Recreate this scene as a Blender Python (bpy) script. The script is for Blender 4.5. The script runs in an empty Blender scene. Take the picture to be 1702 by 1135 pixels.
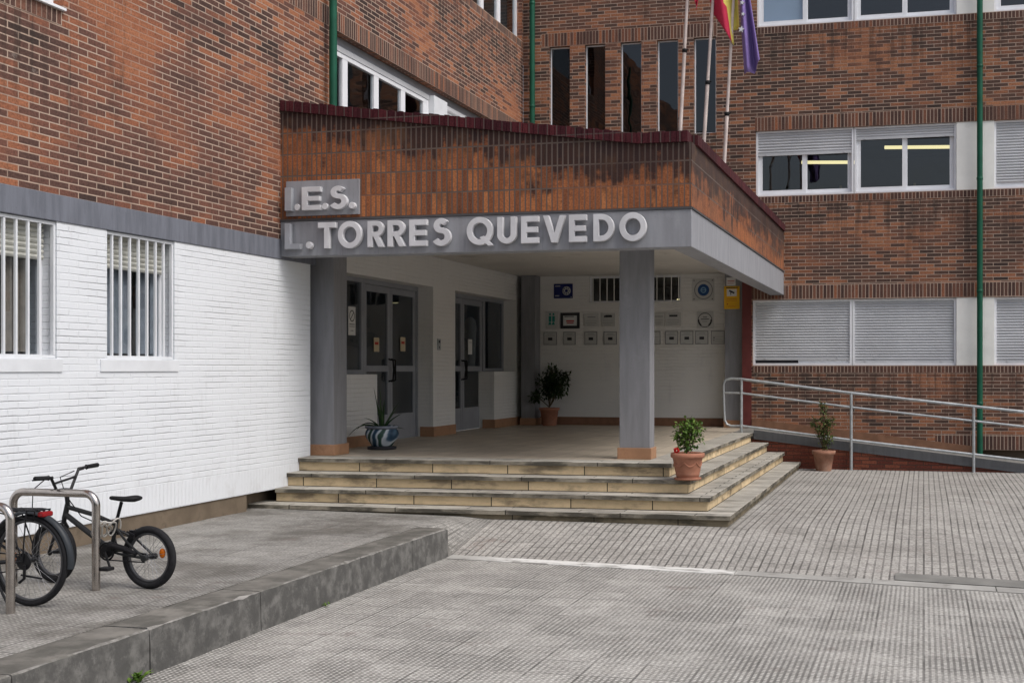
import bpy, math, random
from mathutils import Vector
random.seed(7)
sc = bpy.context.scene
COL = sc.collection
pi = math.pi
AX, BY, FZ, WX, DX, PZ = -7.42, 22.05, .81, -7.62, -7.88, .29   # wing face, block face, porch floor, porch wall, door plane, bike platform

# ---------------------------------------------------------------- node helpers
def newmat(name):
    m = bpy.data.materials.new(name); m.use_nodes = True
    nt = m.node_tree; b = nt.nodes['Principled BSDF']; b.inputs['Specular IOR Level'].default_value = .18
    return m, nt, b
def put(nt, sock, v):
    if isinstance(v, bpy.types.NodeSocket): nt.links.new(v, sock)
    elif isinstance(v, (tuple, list)) and len(v) == 3 and sock.type == 'RGBA': sock.default_value = (*v, 1)
    else: sock.default_value = v
def nd(nt, typ, ins=None, out=0, **kw):
    n = nt.nodes.new('ShaderNode' + typ)
    for k, v in kw.items(): setattr(n, k, v)
    for k, v in (ins or {}).items(): put(nt, n.inputs[k], v)
    return n.outputs[out]
def mth(nt, op, a, b=None, c=None):
    ins = {0: a}
    if b is not None: ins[1] = b
    if c is not None: ins[2] = c
    return nd(nt, 'Math', ins, operation=op)
def mixc(nt, f, a, b, blend='MIX'):
    n = nt.nodes.new('ShaderNodeMix'); n.data_type = 'RGBA'; n.blend_type = blend
    put(nt, n.inputs[0], f); put(nt, n.inputs[6], a); put(nt, n.inputs[7], b)
    return n.outputs[2]
def ramp(nt, f, stops, interp='LINEAR'):
    n = nt.nodes.new('ShaderNodeValToRGB'); cr = n.color_ramp; cr.interpolation = interp
    while len(cr.elements) < len(stops): cr.elements.new(.5)
    for e, (p, c) in zip(cr.elements, stops):
        e.position = p; e.color = (*c, 1) if isinstance(c, (tuple, list)) else (c, c, c, 1)
    put(nt, n.inputs[0], f)
    return n.outputs[0]
def noise(nt, vec, scale, detail=3, rough=.55, out=0):
    return nd(nt, 'TexNoise', {'Vector': vec, 'Scale': scale, 'Detail': detail, 'Roughness': rough}, out)
def smooth(nt, v, a, b):
    n = nt.nodes.new('ShaderNodeMapRange'); n.interpolation_type = 'SMOOTHSTEP'
    put(nt, n.inputs[0], v); n.inputs[1].default_value = a; n.inputs[2].default_value = b
    return n.outputs[0]
def uvs(nt):
    u = nd(nt, 'UVMap'); u.node.uv_map = 'UVMap'
    s = nt.nodes.new('ShaderNodeSeparateXYZ'); nt.links.new(u, s.inputs[0])
    return u, s.outputs[0], s.outputs[1]
def vec(nt, x, y, z=0.0): return nd(nt, 'CombineXYZ', {0: x, 1: y, 2: z})
def bump(nt, b, h, strength=.5, dist=.005):
    put(nt, b.inputs['Normal'], nd(nt, 'Bump', {'Height': h, 'Strength': strength, 'Distance': dist}))
def objco(nt): return nd(nt, 'TexCoord', out=3)

def grain(nt, c, n, amt, lo=.32, hi=.68): return mixc(nt, amt, c, ramp(nt, n, [(lo, 0.), (hi, 1.)]), 'OVERLAY')
MATS = {}
def paint(name, rgb, rough=.55, var=.12, scale=4., metal=0., bmp=0., bscale=60., spec=.22, dirt=None, dscale=2., dlo=.5, dhi=.75, gloss_reflection=0.):
    if name in MATS: return MATS[name]
    m, nt, b = newmat(name); co = objco(nt)
    f = noise(nt, co, scale, 4)
    lo = tuple(c * (1 - var) for c in rgb); hi = tuple(min(1, c * (1 + var)) for c in rgb)
    c = mixc(nt, smooth(nt, f, .3, .7), lo, hi)
    if dirt: c = mixc(nt, mth(nt, 'MULTIPLY', smooth(nt, noise(nt, co, dscale, 9, .72), dlo, dhi), .85), c, dirt)
    put(nt, b.inputs['Base Color'], c)
    b.inputs['Roughness'].default_value = rough; b.inputs['Metallic'].default_value = metal
    b.inputs['Specular IOR Level'].default_value = spec; b.inputs['Coat Weight'].default_value = gloss_reflection
    if bmp: bump(nt, b, noise(nt, co, bscale, 5, .6), .5, bmp)
    MATS[name] = m
    return m

def brick(name, cols, mortar, L=.25, H=.0623, off=.5, soldier=False, v0=0., u0=0., msz=.0064, patch=.9, pk=.75, stain=None, wash=None, bdist=.004, brough=.8, run=.25, mid=.50, sills=()):
    m, nt, b = newmat(name); u, ux, uy = uvs(nt)
    if soldier: v = vec(nt, mth(nt, 'SUBTRACT', uy, v0), mth(nt, 'ADD', ux, 100.))
    else: v = vec(nt, mth(nt, 'ADD', ux, 100. + u0), mth(nt, 'SUBTRACT', uy, v0))
    t = nt.nodes.new('ShaderNodeTexBrick'); t.offset = off; t.offset_frequency = 2
    nt.links.new(v, t.inputs['Vector'])
    for k, x in {'Color1': (0, 0, 0, 1), 'Color2': (1, 1, 1, 1), 'Mortar': (.5, .5, .5, 1), 'Scale': 1., 'Mortar Size': msz, 'Mortar Smooth': .15, 'Bias': 0., 'Brick Width': L, 'Row Height': H}.items(): t.inputs[k].default_value = x
    rnd, fac = t.outputs[0], t.outputs[1]
    cl = noise(nt, vec(nt, mth(nt, 'MULTIPLY', ux, .55), uy), patch, 3, .5)
    amp = mth(nt, 'ADD', .28, mth(nt, 'MULTIPLY', smooth(nt, noise(nt, vec(nt, mth(nt, 'MULTIPLY', ux, .5), uy, 15.), .55, 2), .36, .58), .5))
    val = mth(nt, 'ADD', mth(nt, 'MULTIPLY', mth(nt, 'SUBTRACT', rnd, .5), amp), mth(nt, 'MULTIPLY', mth(nt, 'SUBTRACT', cl, .5), pk * 1.9))
    val = mth(nt, 'ADD', val, mid)
    c = ramp(nt, val, cols)
    fine = noise(nt, u, 45, 4, .7)
    c = grain(nt, c, fine, .38)
    c = mixc(nt, mth(nt, 'MULTIPLY', smooth(nt, noise(nt, vec(nt, ux, uy, 9.), 6, 4, .6), .5, .8), run), c, tuple(x * .55 for x in cols[0][1]))
    if stain: c = stain(nt, c, u, ux, uy, rnd)
    mc = mixc(nt, noise(nt, u, 3, 3), tuple(x * .75 for x in mortar), tuple(min(1, x * 1.2) for x in mortar))
    # slurry-smeared or recessed joints come and go over the wall
    fade = mth(nt, 'MULTIPLY', smooth(nt, noise(nt, vec(nt, ux, uy, 4.), 1.7, 3), .22, .5), smooth(nt, cl, .70, .50))
    mfac = mth(nt, 'MULTIPLY', fac, mth(nt, 'ADD', mth(nt, 'MULTIPLY', fade, .65), .35))
    c = mixc(nt, mfac, c, mc)
    c = mixc(nt, mth(nt, 'MULTIPLY', smooth(nt, noise(nt, vec(nt, mth(nt, 'MULTIPLY', ux, 3.), mth(nt, 'MULTIPLY', uy, .5), 21.), 1.6, 7, .7), .56, .70), .35), c, (.03, .024, .02))
    for zs, ua, ub in sills:                                              # rain streaks below the window sills
        d = mth(nt, 'SUBTRACT', zs, uy)
        f = mth(nt, 'MULTIPLY', mth(nt, 'MULTIPLY', smooth(nt, d, 1.3, .05), mth(nt, 'GREATER_THAN', d, 0.)), mth(nt, 'MULTIPLY', mth(nt, 'GREATER_THAN', ux, ua), mth(nt, 'LESS_THAN', ux, ub)))
        st_ = noise(nt, vec(nt, mth(nt, 'MULTIPLY', ux, 9.), mth(nt, 'MULTIPLY', uy, .45), zs), 1., 7, .7)
        c = mixc(nt, mth(nt, 'MULTIPLY', mth(nt, 'MULTIPLY', smooth(nt, st_, .46, .64), f), .6), c, (.035, .028, .024))
        st2 = noise(nt, vec(nt, mth(nt, 'MULTIPLY', ux, 2.5), mth(nt, 'MULTIPLY', uy, 3.), zs + 5.), 1., 8, .75)
        c = mixc(nt, mth(nt, 'MULTIPLY', mth(nt, 'MULTIPLY', smooth(nt, st2, .60, .70), f), .5), c, (.42, .37, .33))
    put(nt, b.inputs['Base Color'], c); b.inputs['Roughness'].default_value = brough
    h = mth(nt, 'ADD', mth(nt, 'SUBTRACT', 1., fac), mth(nt, 'MULTIPLY', fine, .25))
    bump(nt, b, h, .8, bdist)
    MATS[name] = m
    return m

# ---------------------------------------------------------------- mesh builder (world coordinates)
class MB:
    def __init__(s): s.v = []; s.f = []; s.m = []; s.sm = []
    def vs(s, pts):
        i = len(s.v); s.v += [tuple(p) for p in pts]; return i
    def face(s, idx, mi=0, smooth=False): s.f.append(tuple(idx)); s.m.append(mi); s.sm.append(smooth)
    def poly(s, pts, mi=0, smooth=False):
        i = s.vs(pts); s.face(range(i, i + len(pts)), mi, smooth)
    def box(s, x0, x1, y0, y1, z0, z1, mi=0, skip=''):
        if x0 > x1: x0, x1 = x1, x0
        if y0 > y1: y0, y1 = y1, y0
        i = s.vs([(x0, y0, z0), (x1, y0, z0), (x1, y1, z0), (x0, y1, z0), (x0, y0, z1), (x1, y0, z1), (x1, y1, z1), (x0, y1, z1)])
        for k, q in (('b', (0, 3, 2, 1)), ('t', (4, 5, 6, 7)), ('f', (0, 1, 5, 4)), ('r', (1, 2, 6, 5)), ('k', (2, 3, 7, 6)), ('l', (3, 0, 4, 7))):
            if k not in skip: s.face([i + a for a in q], mi)
        return s
    def prism(s, pts, z0, z1, mi=0, bottom=True):
        n = len(pts); i = s.vs([(x, y, z0) for x, y in pts] + [(x, y, z1) for x, y in pts])
        for k in range(n):
            j = (k + 1) % n; s.face((i + k, i + j, i + n + j, i + n + k), mi)
        s.face([i + n + k for k in range(n)], mi)
        if bottom: s.face([i + n - 1 - k for k in range(n)], mi)
        return s
    def hexa(s, a, b, mi=0):
        """eight-cornered solid: quad a (4 pts) to quad b (4 pts)"""
        i = s.vs(list(a) + list(b))
        for q in ((3, 2, 1, 0), (4, 5, 6, 7), (0, 1, 5, 4), (1, 2, 6, 5), (2, 3, 7, 6), (3, 0, 4, 7)): s.face([i + k for k in q], mi)
        return s
    def tube(s, path, r, n=10, mi=0, caps=True):
        P = [Vector(p) for p in path]; R = r if isinstance(r, (list, tuple)) else [r] * len(P)
        rings = []; up = None
        for k, p in enumerate(P):
            d = (P[min(k + 1, len(P) - 1)] - P[max(k - 1, 0)]).normalized()
            if up is None:
                up = Vector((0, 0, 1)) if abs(d.z) < .9 else Vector((1, 0, 0))
            a = d.cross(up).normalized(); up = a.cross(d).normalized(); bb = up
            rings.append(s.vs([p + (a * math.cos(2 * pi * q / n) + bb * math.sin(2 * pi * q / n)) * R[k] for q in range(n)]))
        for k in range(len(P) - 1):
            for q in range(n):
                q2 = (q + 1) % n; s.face((rings[k] + q, rings[k] + q2, rings[k + 1] + q2, rings[k + 1] + q), mi, True)
        if caps:
            c0 = s.vs(s.v[rings[0]:rings[0] + n]); c1 = s.vs(s.v[rings[-1]:rings[-1] + n]); s.face([c0 + n - 1 - q for q in range(n)], mi); s.face([c1 + q for q in range(n)], mi)
        return s
    def lathe(s, prof, c, n=36, mi=0, ax='z'):
        cx, cy, cz = c; rings = []
        for r, h in prof:
            pts = []
            for q in range(n):
                a = 2 * pi * q / n
                if ax == 'z': pts.append((cx + r * math.cos(a), cy + r * math.sin(a), cz + h))
                elif ax == 'y': pts.append((cx + r * math.cos(a), cy + h, cz + r * math.sin(a)))
                else: pts.append((cx + h, cy + r * math.cos(a), cz + r * math.sin(a)))
            rings.append(s.vs(pts))
        for k in range(len(prof) - 1):
            for q in range(n):
                q2 = (q + 1) % n; s.face((rings[k] + q, rings[k] + q2, rings[k + 1] + q2, rings[k + 1] + q), mi, True)
        c0 = s.vs(s.v[rings[0]:rings[0] + n]); c1 = s.vs(s.v[rings[-1]:rings[-1] + n]); s.face([c0 + n - 1 - q for q in range(n)], mi); s.face([c1 + q for q in range(n)], mi)
        return s
    def torus(s, c, R, r, axis=Vector((0, 1, 0)), n=48, m=10, squash=1.):
        axis = axis.normalized(); a = axis.orthogonal().normalized(); b = axis.cross(a); c = Vector(c); rings = []
        for i in range(n):
            d = a * math.cos(2 * pi * i / n) + b * math.sin(2 * pi * i / n)
            rings.append(s.vs([c + d * (R + r * math.cos(2 * pi * j / m)) + axis * r * squash * math.sin(2 * pi * j / m) for j in range(m)]))
        for i in range(n):
            i2 = (i + 1) % n
            for j in range(m):
                j2 = (j + 1) % m; s.face((rings[i] + j, rings[i2] + j, rings[i2] + j2, rings[i] + j2), 0, True)
        return s
    def build(s, name, mat, parent=None, bevel=0.):
        org = Vector(parent['_o']) if parent else Vector((0, 0, 0))
        me = bpy.data.meshes.new(name)
        me.from_pydata([Vector(p) - org for p in s.v], [], s.f)
        for mm in (mat if isinstance(mat, (list, tuple)) else [mat]): me.materials.append(mm)
        uv = me.uv_layers.new(name='UVMap')
        for p in me.polygons:
            p.material_index = s.m[p.index]; p.use_smooth = s.sm[p.index]
            nx, ny, nz = map(abs, p.normal)
            for li in p.loop_indices:
                x, y, z = s.v[me.loops[li].vertex_index]
                uv.data[li].uv = (x, y) if nz >= max(nx, ny) else ((y, z) if nx >= ny else (x, z))
        o = bpy.data.objects.new(name, me); COL.objects.link(o)
        if parent: o.parent = parent
        o['_o'] = tuple(org)
        if bevel:
            b = o.modifiers.new('Bevel', 'BEVEL'); b.width = bevel; b.segments = 2; b.limit_method = 'ANGLE'
        return o
def thing(name, label, cat, loc, group=None):
    o = bpy.data.objects.new(name, None); COL.objects.link(o); o.location = loc; o['_o'] = tuple(loc)
    o.empty_display_size = .2
    o['label'] = label; o['category'] = cat
    if group: o['group'] = group
    return o
def tag(o, label=None, cat=None, group=None, kind=None):
    for k, v in (('label', label), ('category', cat), ('group', group), ('kind', kind)):
        if v: o[k] = v
    return o

# side-aware boxes: 'A' = wing face x=AX looking +x (u = y), 'B' = block face y=BY looking -y (u = x), d = depth into the wall
def P(side, u, d, z, base=None):
    if side == 'A': return ((AX if base is None else base) - d, u, z)
    return (u, (BY if base is None else base) + d, z)
def ubox(mb, side, u0, u1, d0, d1, z0, z1, mi=0, base=None, skip=''):
    a, b = P(side, u0, d0, z0, base), P(side, u1, d1, z1, base)
    mb.box(a[0], b[0], a[1], b[1], min(z0, z1), max(z0, z1), mi, skip)
def wall(mb, side, u0, u1, z0, z1, holes, th, base=None):
    us = sorted({u0, u1, *[h[i] for h in holes for i in (0, 1)]}); zs = sorted({z0, z1, *[h[i] for h in holes for i in (2, 3)]})
    us = [u for u in us if u0 <= u <= u1]; zs = [z for z in zs if z0 <= z <= z1]
    def hole(i, j):
        if i < 0 or j < 0 or i >= len(us) - 1 or j >= len(zs) - 1: return True
        uc, zc = (us[i] + us[i + 1]) / 2, (zs[j] + zs[j + 1]) / 2
        return any(h[0] < uc < h[1] and h[2] < zc < h[3] for h in holes)
    for i in range(len(us) - 1):
        for j in range(len(zs) - 1):
            if hole(i, j): continue
            a, b, c, d = us[i], us[i + 1], zs[j], zs[j + 1]
            fr = [P(side, a, 0, c, base), P(side, b, 0, c, base), P(side, b, 0, d, base), P(side, a, 0, d, base)]
            bk = [P(side, a, th, c, base), P(side, b, th, c, base), P(side, b, th, d, base), P(side, a, th, d, base)]
            if side == 'A': fr = fr[:]; 
            mb.poly(fr); mb.poly(bk[::-1])
            for (di, dj, e) in ((-1, 0, (0, 3)), (1, 0, (1, 2)), (0, -1, (0, 1)), (0, 1, (3, 2))):
                if hole(i + di, j + dj): mb.poly([fr[e[0]], fr[e[1]], bk[e[1]], bk[e[0]]])
    return mb
def frame(mb, side, u0, u1, z0, z1, w, d0, d1, mull=(), mw=None, base=None, rails=()):
    mw = mw or w
    ubox(mb, side, u0, u0 + w, d0, d1, z0, z1, base=base); ubox(mb, side, u1 - w, u1, d0, d1, z0, z1, base=base)
    ubox(mb, side, u0 + w, u1 - w, d0, d1, z0, z0 + w, base=base); ubox(mb, side, u0 + w, u1 - w, d0, d1, z1 - w, z1, base=base)
    for q in mull: ubox(mb, side, q - mw / 2, q + mw / 2, d0 + .003, d1 - .003, z0 + w, z1 - w, base=base)
    for (ra, rb, zz, rw) in rails: ubox(mb, side, ra, rb, d0 + .005, d1 - .005, zz - rw / 2, zz + rw / 2, base=base)
def slats(mb, side, u0, u1, z0, z1, d, h=.048, base=None):
    n = max(1, round((z1 - z0) / h)); h = (z1 - z0) / n
    prof = []
    for k in range(n):
        z = z0 + k * h
        prof += [(d + .014, z), (d + .003, z + h * .14), (d - .006, z + h * .5), (d + .003, z + h * .84)]
    prof.append((d + .014, z1))
    a = mb.vs([P(side, u0, q, z, base) for q, z in prof]); b = mb.vs([P(side, u1, q, z, base) for q, z in prof])
    for k in range(len(prof) - 1): mb.face((a + k, b + k, b + k + 1, a + k + 1))
    ubox(mb, side, u0, u1, d + .015, d + .022, z0, z1, base=base)
def room(side, u0, u1, z0, z1, depth, d0, parent, mat, base=None, name='room'):
    mb = MB()
    c = lambda u, d, z: P(side, u, d, z, base)
    mb.poly([c(u0, depth, z0), c(u1, depth, z0), c(u1, depth, z1), c(u0, depth, z1)])
    mb.poly([c(u0, d0, z0), c(u1, d0, z0), c(u1, depth, z0), c(u0, depth, z0)]); mb.poly([c(u0, d0, z1), c(u1, d0, z1), c(u1, depth, z1), c(u0, depth, z1)])
    mb.poly([c(u0, d0, z0), c(u0, depth, z0), c(u0, depth, z1), c(u0, d0, z1)]); mb.poly([c(u1, d0, z0), c(u1, depth, z0), c(u1, depth, z1), c(u1, d0, z1)])
    return mb.build(name, mat, parent)
def lamp(side, u0, u1, d0, d1, z, parent, base=None):
    mb = MB(); mb.tube([P(side, u0, d0, z, base), P(side, u1, d1, z, base)], .035, 8)
    return mb.build('fluorescent_lamp', M['lamp'], parent)
def panes(side, spans, z0, z1, d, parent, mat=None, base=None):
    for a, b in spans:
        mb = MB(); ubox(mb, side, a, b, d, d + .006, z0, z1, base=base); mb.build('pane', mat or M['glass'], parent)

# ---------------------------------------------------------------- materials
M = {}
ORANGE = (.36, .125, .055)
COLS_A = [(.0, (.055, .036, .031)), (.3, (.105, .056, .045)), (.52, (.16, .073, .053)), (.66, (.27, .105, .058)), (1., (.37, .155, .08))]
COLS_B = [(.0, (.05, .035, .03)), (.32, (.095, .056, .044)), (.52, (.15, .074, .052)), (.66, (.26, .11, .062)), (1., (.36, .16, .085))]
MORT = (.44, .33, .26)
M['brickA'] = brick('brick_wing', COLS_A, MORT, patch=1.0, pk=.8, sills=((4.93, 6.0, 9.4), (7.98, 17.2, 22.0)))
M['brickB'] = brick('brick_block', COLS_B, tuple(c * .9 for c in MORT), patch=.9, pk=.8, u0=.07, sills=((7.97, -3.0, 8.), (4.89, -3.0, 8.), (6.22, -7.0, -3.6), (1.82, -3.0, 8.)))
SOLD = [(0, (.055, .034, .03)), (.5, (.105, .056, .044)), (.72, (.17, .078, .053)), (1, (.34, .13, .065))]
M['soldA'] = brick('soldier_wing', SOLD, MORT, off=0, soldier=True, v0=6.29, pk=.35)
M['soldA2'] = brick('soldier_wing_sill', SOLD, MORT, off=0, soldier=True, v0=4.93, L=.13, pk=.3)
M['soldA3'] = brick('soldier_wing_top', SOLD, MORT, off=0, soldier=True, v0=7.98, L=.13, pk=.3)
M['soldB1'] = brick('soldier_block_low', SOLD, MORT, off=0, soldier=True, v0=3.15, pk=.4)
M['soldB2'] = brick('soldier_block_mid', SOLD, MORT, off=0, soldier=True, v0=6.21, pk=.35)
M['soldB3'] = brick('soldier_block_slit', SOLD, MORT, off=0, soldier=True, v0=7.99, pk=.35)
M['soldS'] = brick('soldier_block_sill', SOLD, MORT, off=0, soldier=True, v0=1.82, L=.125, pk=.5)
M['soldS2'] = brick('soldier_block_sill_mid', SOLD, MORT, off=0, soldier=True, v0=4.89, L=.125, pk=.5)
M['soldS3'] = brick('soldier_block_sill_top', SOLD, MORT, off=0, soldier=True, v0=7.97, L=.125, pk=.5)
M['soldG'] = brick('soldier_block_base', SOLD, MORT, off=0, soldier=True, v0=.48, pk=.5)
def soot(nt, c, u, ux, uy, rnd):
    top = mth(nt, 'ADD', 4.37, mth(nt, 'MAXIMUM', 0., mth(nt, 'MULTIPLY', mth(nt, 'ADD', ux, 3.05), -.133)))
    t = mth(nt, 'SUBTRACT', uy, top)                                      # 0 under the coping, negative below
    n1 = noise(nt, vec(nt, mth(nt, 'MULTIPLY', ux, 1.2), mth(nt, 'MULTIPLY', uy, 2.6), 3.), 1.5, 6, .62)
    n2 = noise(nt, vec(nt, mth(nt, 'MULTIPLY', ux, 16.), mth(nt, 'MULTIPLY', uy, 1.6), 1.), 1., 4, .6)
    k = mth(nt, 'ADD', mth(nt, 'ADD', mth(nt, 'MULTIPLY', n1, 1.), mth(nt, 'MULTIPLY', n2, .45)), mth(nt, 'MULTIPLY', t, .85))
    k = mth(nt, 'ADD', k, mth(nt, 'MULTIPLY', mth(nt, 'SUBTRACT', rnd, .5), .28))
    k = mth(nt, 'ADD', k, mth(nt, 'MULTIPLY', smooth(nt, ux, -5.2, -3.4), .12))
    f = smooth(nt, k, .36, .62)
    c = mixc(nt, mth(nt, 'MULTIPLY', f, .93), c, (.024, .017, .019))
    g = smooth(nt, noise(nt, vec(nt, ux, uy, 12.), 2.2, 5), .52, .70)
    return mixc(nt, mth(nt, 'MULTIPLY', g, .5), c, (.14, .075, .04))
PAR = [(0, (.13, .05, .03)), (.3, (.25, .09, .04)), (.6, (.34, .122, .05)), (1, (.46, .18, .07))]
M['parapet'] = brick('parapet_brick', PAR, (.13, .10, .085), off=0, soldier=True, v0=3.66, L=.255, H=.063, pk=.3, stain=soot, run=.5, msz=.009, bdist=.007)
M['ramp_brick'] = brick('ramp_brick', [(0, (.10, .03, .022)), (.6, (.17, .05, .032)), (1, (.24, .08, .045))], (.06, .04, .03), pk=.5)
def whitebrick(name, soldier=False, rgb=(.75, .775, .805), dist=.007):
    m, nt, b = newmat(name); u, ux, uy = uvs(nt)
    wob = mth(nt, 'MULTIPLY', mth(nt, 'SUBTRACT', noise(nt, u, 4., 2), .5), .012)
    v = vec(nt, mth(nt, 'SUBTRACT', uy, .48), mth(nt, 'ADD', ux, 100.)) if soldier else vec(nt, mth(nt, 'ADD', ux, 100.), mth(nt, 'ADD', uy, wob))
    t = nt.nodes.new('ShaderNodeTexBrick'); t.offset = 0 if soldier else .5
    nt.links.new(v, t.inputs['Vector'])
    for k, x in {'Color1': (0, 0, 0, 1), 'Color2': (1, 1, 1, 1), 'Scale': 1., 'Mortar Size': .007, 'Mortar Smooth': .5, 'Brick Width': .27 if soldier else .25, 'Row Height': .0623}.items(): t.inputs[k].default_value = x
    # vertical joints are mostly filled by paint
    row = mth(nt, 'FRACT', mth(nt, 'DIVIDE', mth(nt, 'ADD', uy, wob), .0623))
    hline = smooth(nt, mth(nt, 'ABSOLUTE', mth(nt, 'SUBTRACT', row, .02)), .0, .16)
    vis = smooth(nt, noise(nt, vec(nt, mth(nt, 'MULTIPLY', ux, .6), uy), 3., 3), .3, .65)
    fac = mth(nt, 'MULTIPLY', t.outputs[1], mth(nt, 'ADD', .25, mth(nt, 'MULTIPLY', vis, .4)))
    h = mth(nt, 'SUBTRACT', 1., fac)
    if not soldier: h = mth(nt, 'MINIMUM', h, mth(nt, 'ADD', mth(nt, 'SUBTRACT', 1., vis), mth(nt, 'MULTIPLY', hline, 1.)))
    h = mth(nt, 'ADD', h, mth(nt, 'MULTIPLY', noise(nt, u, 24., 4, .6), .25))
    c = mixc(nt, noise(nt, u, 2., 4), tuple(x * .95 for x in rgb), rgb)
    c = mixc(nt, mth(nt, 'MULTIPLY', smooth(nt, noise(nt, u, 55., 2), .70, .76), .35), c, (.35, .35, .36))
    c = mixc(nt, mth(nt, 'MULTIPLY', mth(nt, 'MULTIPLY', smooth(nt, uy, 1.15, .5), smooth(nt, noise(nt, vec(nt, mth(nt, 'MULTIPLY', ux, 2.), uy, 3.), 3., 8, .72), .48, .68)), .22), c, (.40, .38, .35))
    c = mixc(nt, mth(nt, 'MULTIPLY', smooth(nt, noise(nt, vec(nt, mth(nt, 'MULTIPLY', ux, 5.), mth(nt, 'MULTIPLY', uy, .7), 8.), 1.3, 7, .7), .56, .70), .22), c, (.45, .45, .46))
    put(nt, b.inputs['Base Color'], c); b.inputs['Roughness'].default_value = .55
    bump(nt, b, h, .9, dist)
    return m
M['whiteA'] = whitebrick('white_painted_brick'); M['whiteS'] = whitebrick('white_painted_soldier', True)
M['whiteP'] = whitebrick('porch_painted_brick', rgb=(.72, .71, .685))
M['white'] = paint('white_paint', (.70, .72, .745), .45, .05)
M['panel'] = paint('white_panel', (.82, .81, .77), .6, .06, 2, dirt=(.5, .48, .43), dscale=1.5, dlo=.55, dhi=.85)
def concrete_paint(name, rgb, lo=.8):
    m, nt, b = newmat(name); u, ux, uy = uvs(nt); co = objco(nt)
    f = noise(nt, vec(nt, mth(nt, 'MULTIPLY', ux, 6.), mth(nt, 'MULTIPLY', uy, .8)), 2., 4, .6)
    c = mixc(nt, smooth(nt, f, .3, .7), tuple(x * lo for x in rgb), tuple(x * 1.1 for x in rgb))
    c = mixc(nt, mth(nt, 'MULTIPLY', smooth(nt, noise(nt, vec(nt, mth(nt, 'MULTIPLY', ux, 14.), mth(nt, 'MULTIPLY', uy, 1.1), 6.), 1., 8, .7), .56, .70), .4), c, tuple(x * .55 for x in rgb))
    c = mixc(nt, mth(nt, 'MULTIPLY', smooth(nt, noise(nt, co, 3., 9, .75), .55, .68), .3), c, tuple(min(1, x * 1.35) for x in rgb))
    c = mixc(nt, mth(nt, 'MULTIPLY', smooth(nt, noise(nt, co, 40., 2), .70, .78), .5), c, tuple(x * .5 for x in rgb))
    put(nt, b.inputs['Base Color'], c); b.inputs['Roughness'].default_value = .6
    bump(nt, b, noise(nt, co, 25., 5, .6), .4, .004)
    return m
M['band'] = concrete_paint('grey_painted_concrete', (.165, .175, .205))
M['lintel'] = concrete_paint('grey_painted_lintel', (.28, .285, .305), .93)
M['column'] = concrete_paint('grey_painted_column', (.225, .225, .235), .92)
M['edge'] = concrete_paint('ramp_edge_concrete', (.12, .122, .128), .9)
M['letter'] = paint('letter_paint', (.62, .62, .64), .5, .08)
M['letter_dark'] = paint('letter_grey_paint', (.34, .35, .38), .5, .08)
M['plinth'] = paint('plinth_render', (.16, .125, .09), .85, .2, 3, bmp=.004, dirt=(.07, .055, .04), dscale=3)
M['coping'] = brick('coping_brick', [(0, (.035, .008, .012)), (.6, (.065, .013, .018)), (1, (.11, .022, .026))], (.10, .07, .065), L=.3, H=.108, off=0, soldier=True, v0=0., pk=.3, msz=.008)
M['ceiling'] = paint('porch_ceiling', (.62, .60, .56), .8, .06, 1.2, dirt=(.25, .24, .2), dscale=1.2, dlo=.55, dhi=.8)
M['base_tile'] = paint('ochre_base_tile', (.36, .20, .115), .5, .15, 6, dirt=(.22, .12, .07), dscale=6)
M['skirt_tile'] = paint('brown_skirting_tile', (.22, .115, .07), .5, .15, 6)
M['alu'] = paint('white_aluminium', (.78, .79, .82), .4, .04)
M['doorframe'] = paint('grey_aluminium_door', (.27, .28, .305), .4, .06)
M['shutter'] = paint('grey_shutter', (.50, .51, .53), .45, .08, 1.5)
M['shutter_cream'] = paint('cream_shutter', (.50, .50, .45), .5, .08)
M['green'] = paint('green_pipe', (.012, .085, .05), .4, .15, 5)
M['galv'] = paint('galvanised_steel', (.42, .44, .45), .45, .15, 12, metal=.6)
M['steel'] = paint('brushed_steel', (.50, .46, .43), .22, .1, 14, metal=1.)
M['pole'] = paint('flagpole_paint', (.62, .53, .49), .5, .15, 6)
M['black'] = paint('black_rubber', (.012, .012, .013), .7, .2, 20)
M['tyre'] = paint('tyre_rubber', (.016, .016, .018), .8, .2, 40, bmp=.002, bscale=120)
M['bikeframe'] = paint('dark_bike_paint', (.022, .023, .024), .35, .1, gloss_reflection=.15)
M['bikeblack'] = paint('black_bike_paint', (.012, .012, .014), .35, .1)
M['rim'] = paint('rim_alloy', (.10, .10, .105), .4, .1, metal=.5)
M['spoke'] = paint('spoke_wire', (.35, .35, .36), .3, .1, metal=.9)
M['orange'] = paint('orange_reflector', (.65, .16, .01), .2, .05)
M['red_lens'] = paint('red_tail_lens', (.24, .012, .015), .2, .05)
M['fender'] = paint('grey_mudguard', (.028, .032, .037), .4, .1)
M['cable'] = paint('grey_lock_cable', (.45, .43, .40), .35, .1)
M['redpaint'] = paint('red_painted_pilaster', (.125, .033, .03), .55, .12, 4)
M['terracotta'] = paint('terracotta', (.34, .15, .095), .75, .15, 7, dirt=(.30, .17, .12), dscale=5)
M['terracotta_pale'] = paint('weathered_terracotta', (.30, .15, .10), .85, .2, 7, dirt=(.40, .28, .21), dscale=4, dlo=.45)
M['soil'] = paint('potting_soil', (.03, .02, .014), .95, .3, 30)
M['bark'] = paint('plant_stem', (.10, .075, .045), .8, .2, 20)
M['yellow'] = paint('yellow_sign', (.72, .40, .015), .45, .04)
M['paper'] = paint('white_notice', (.66, .66, .64), .5, .04)
M['ink'] = paint('dark_print', (.03, .03, .035), .5, .1)
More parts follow.
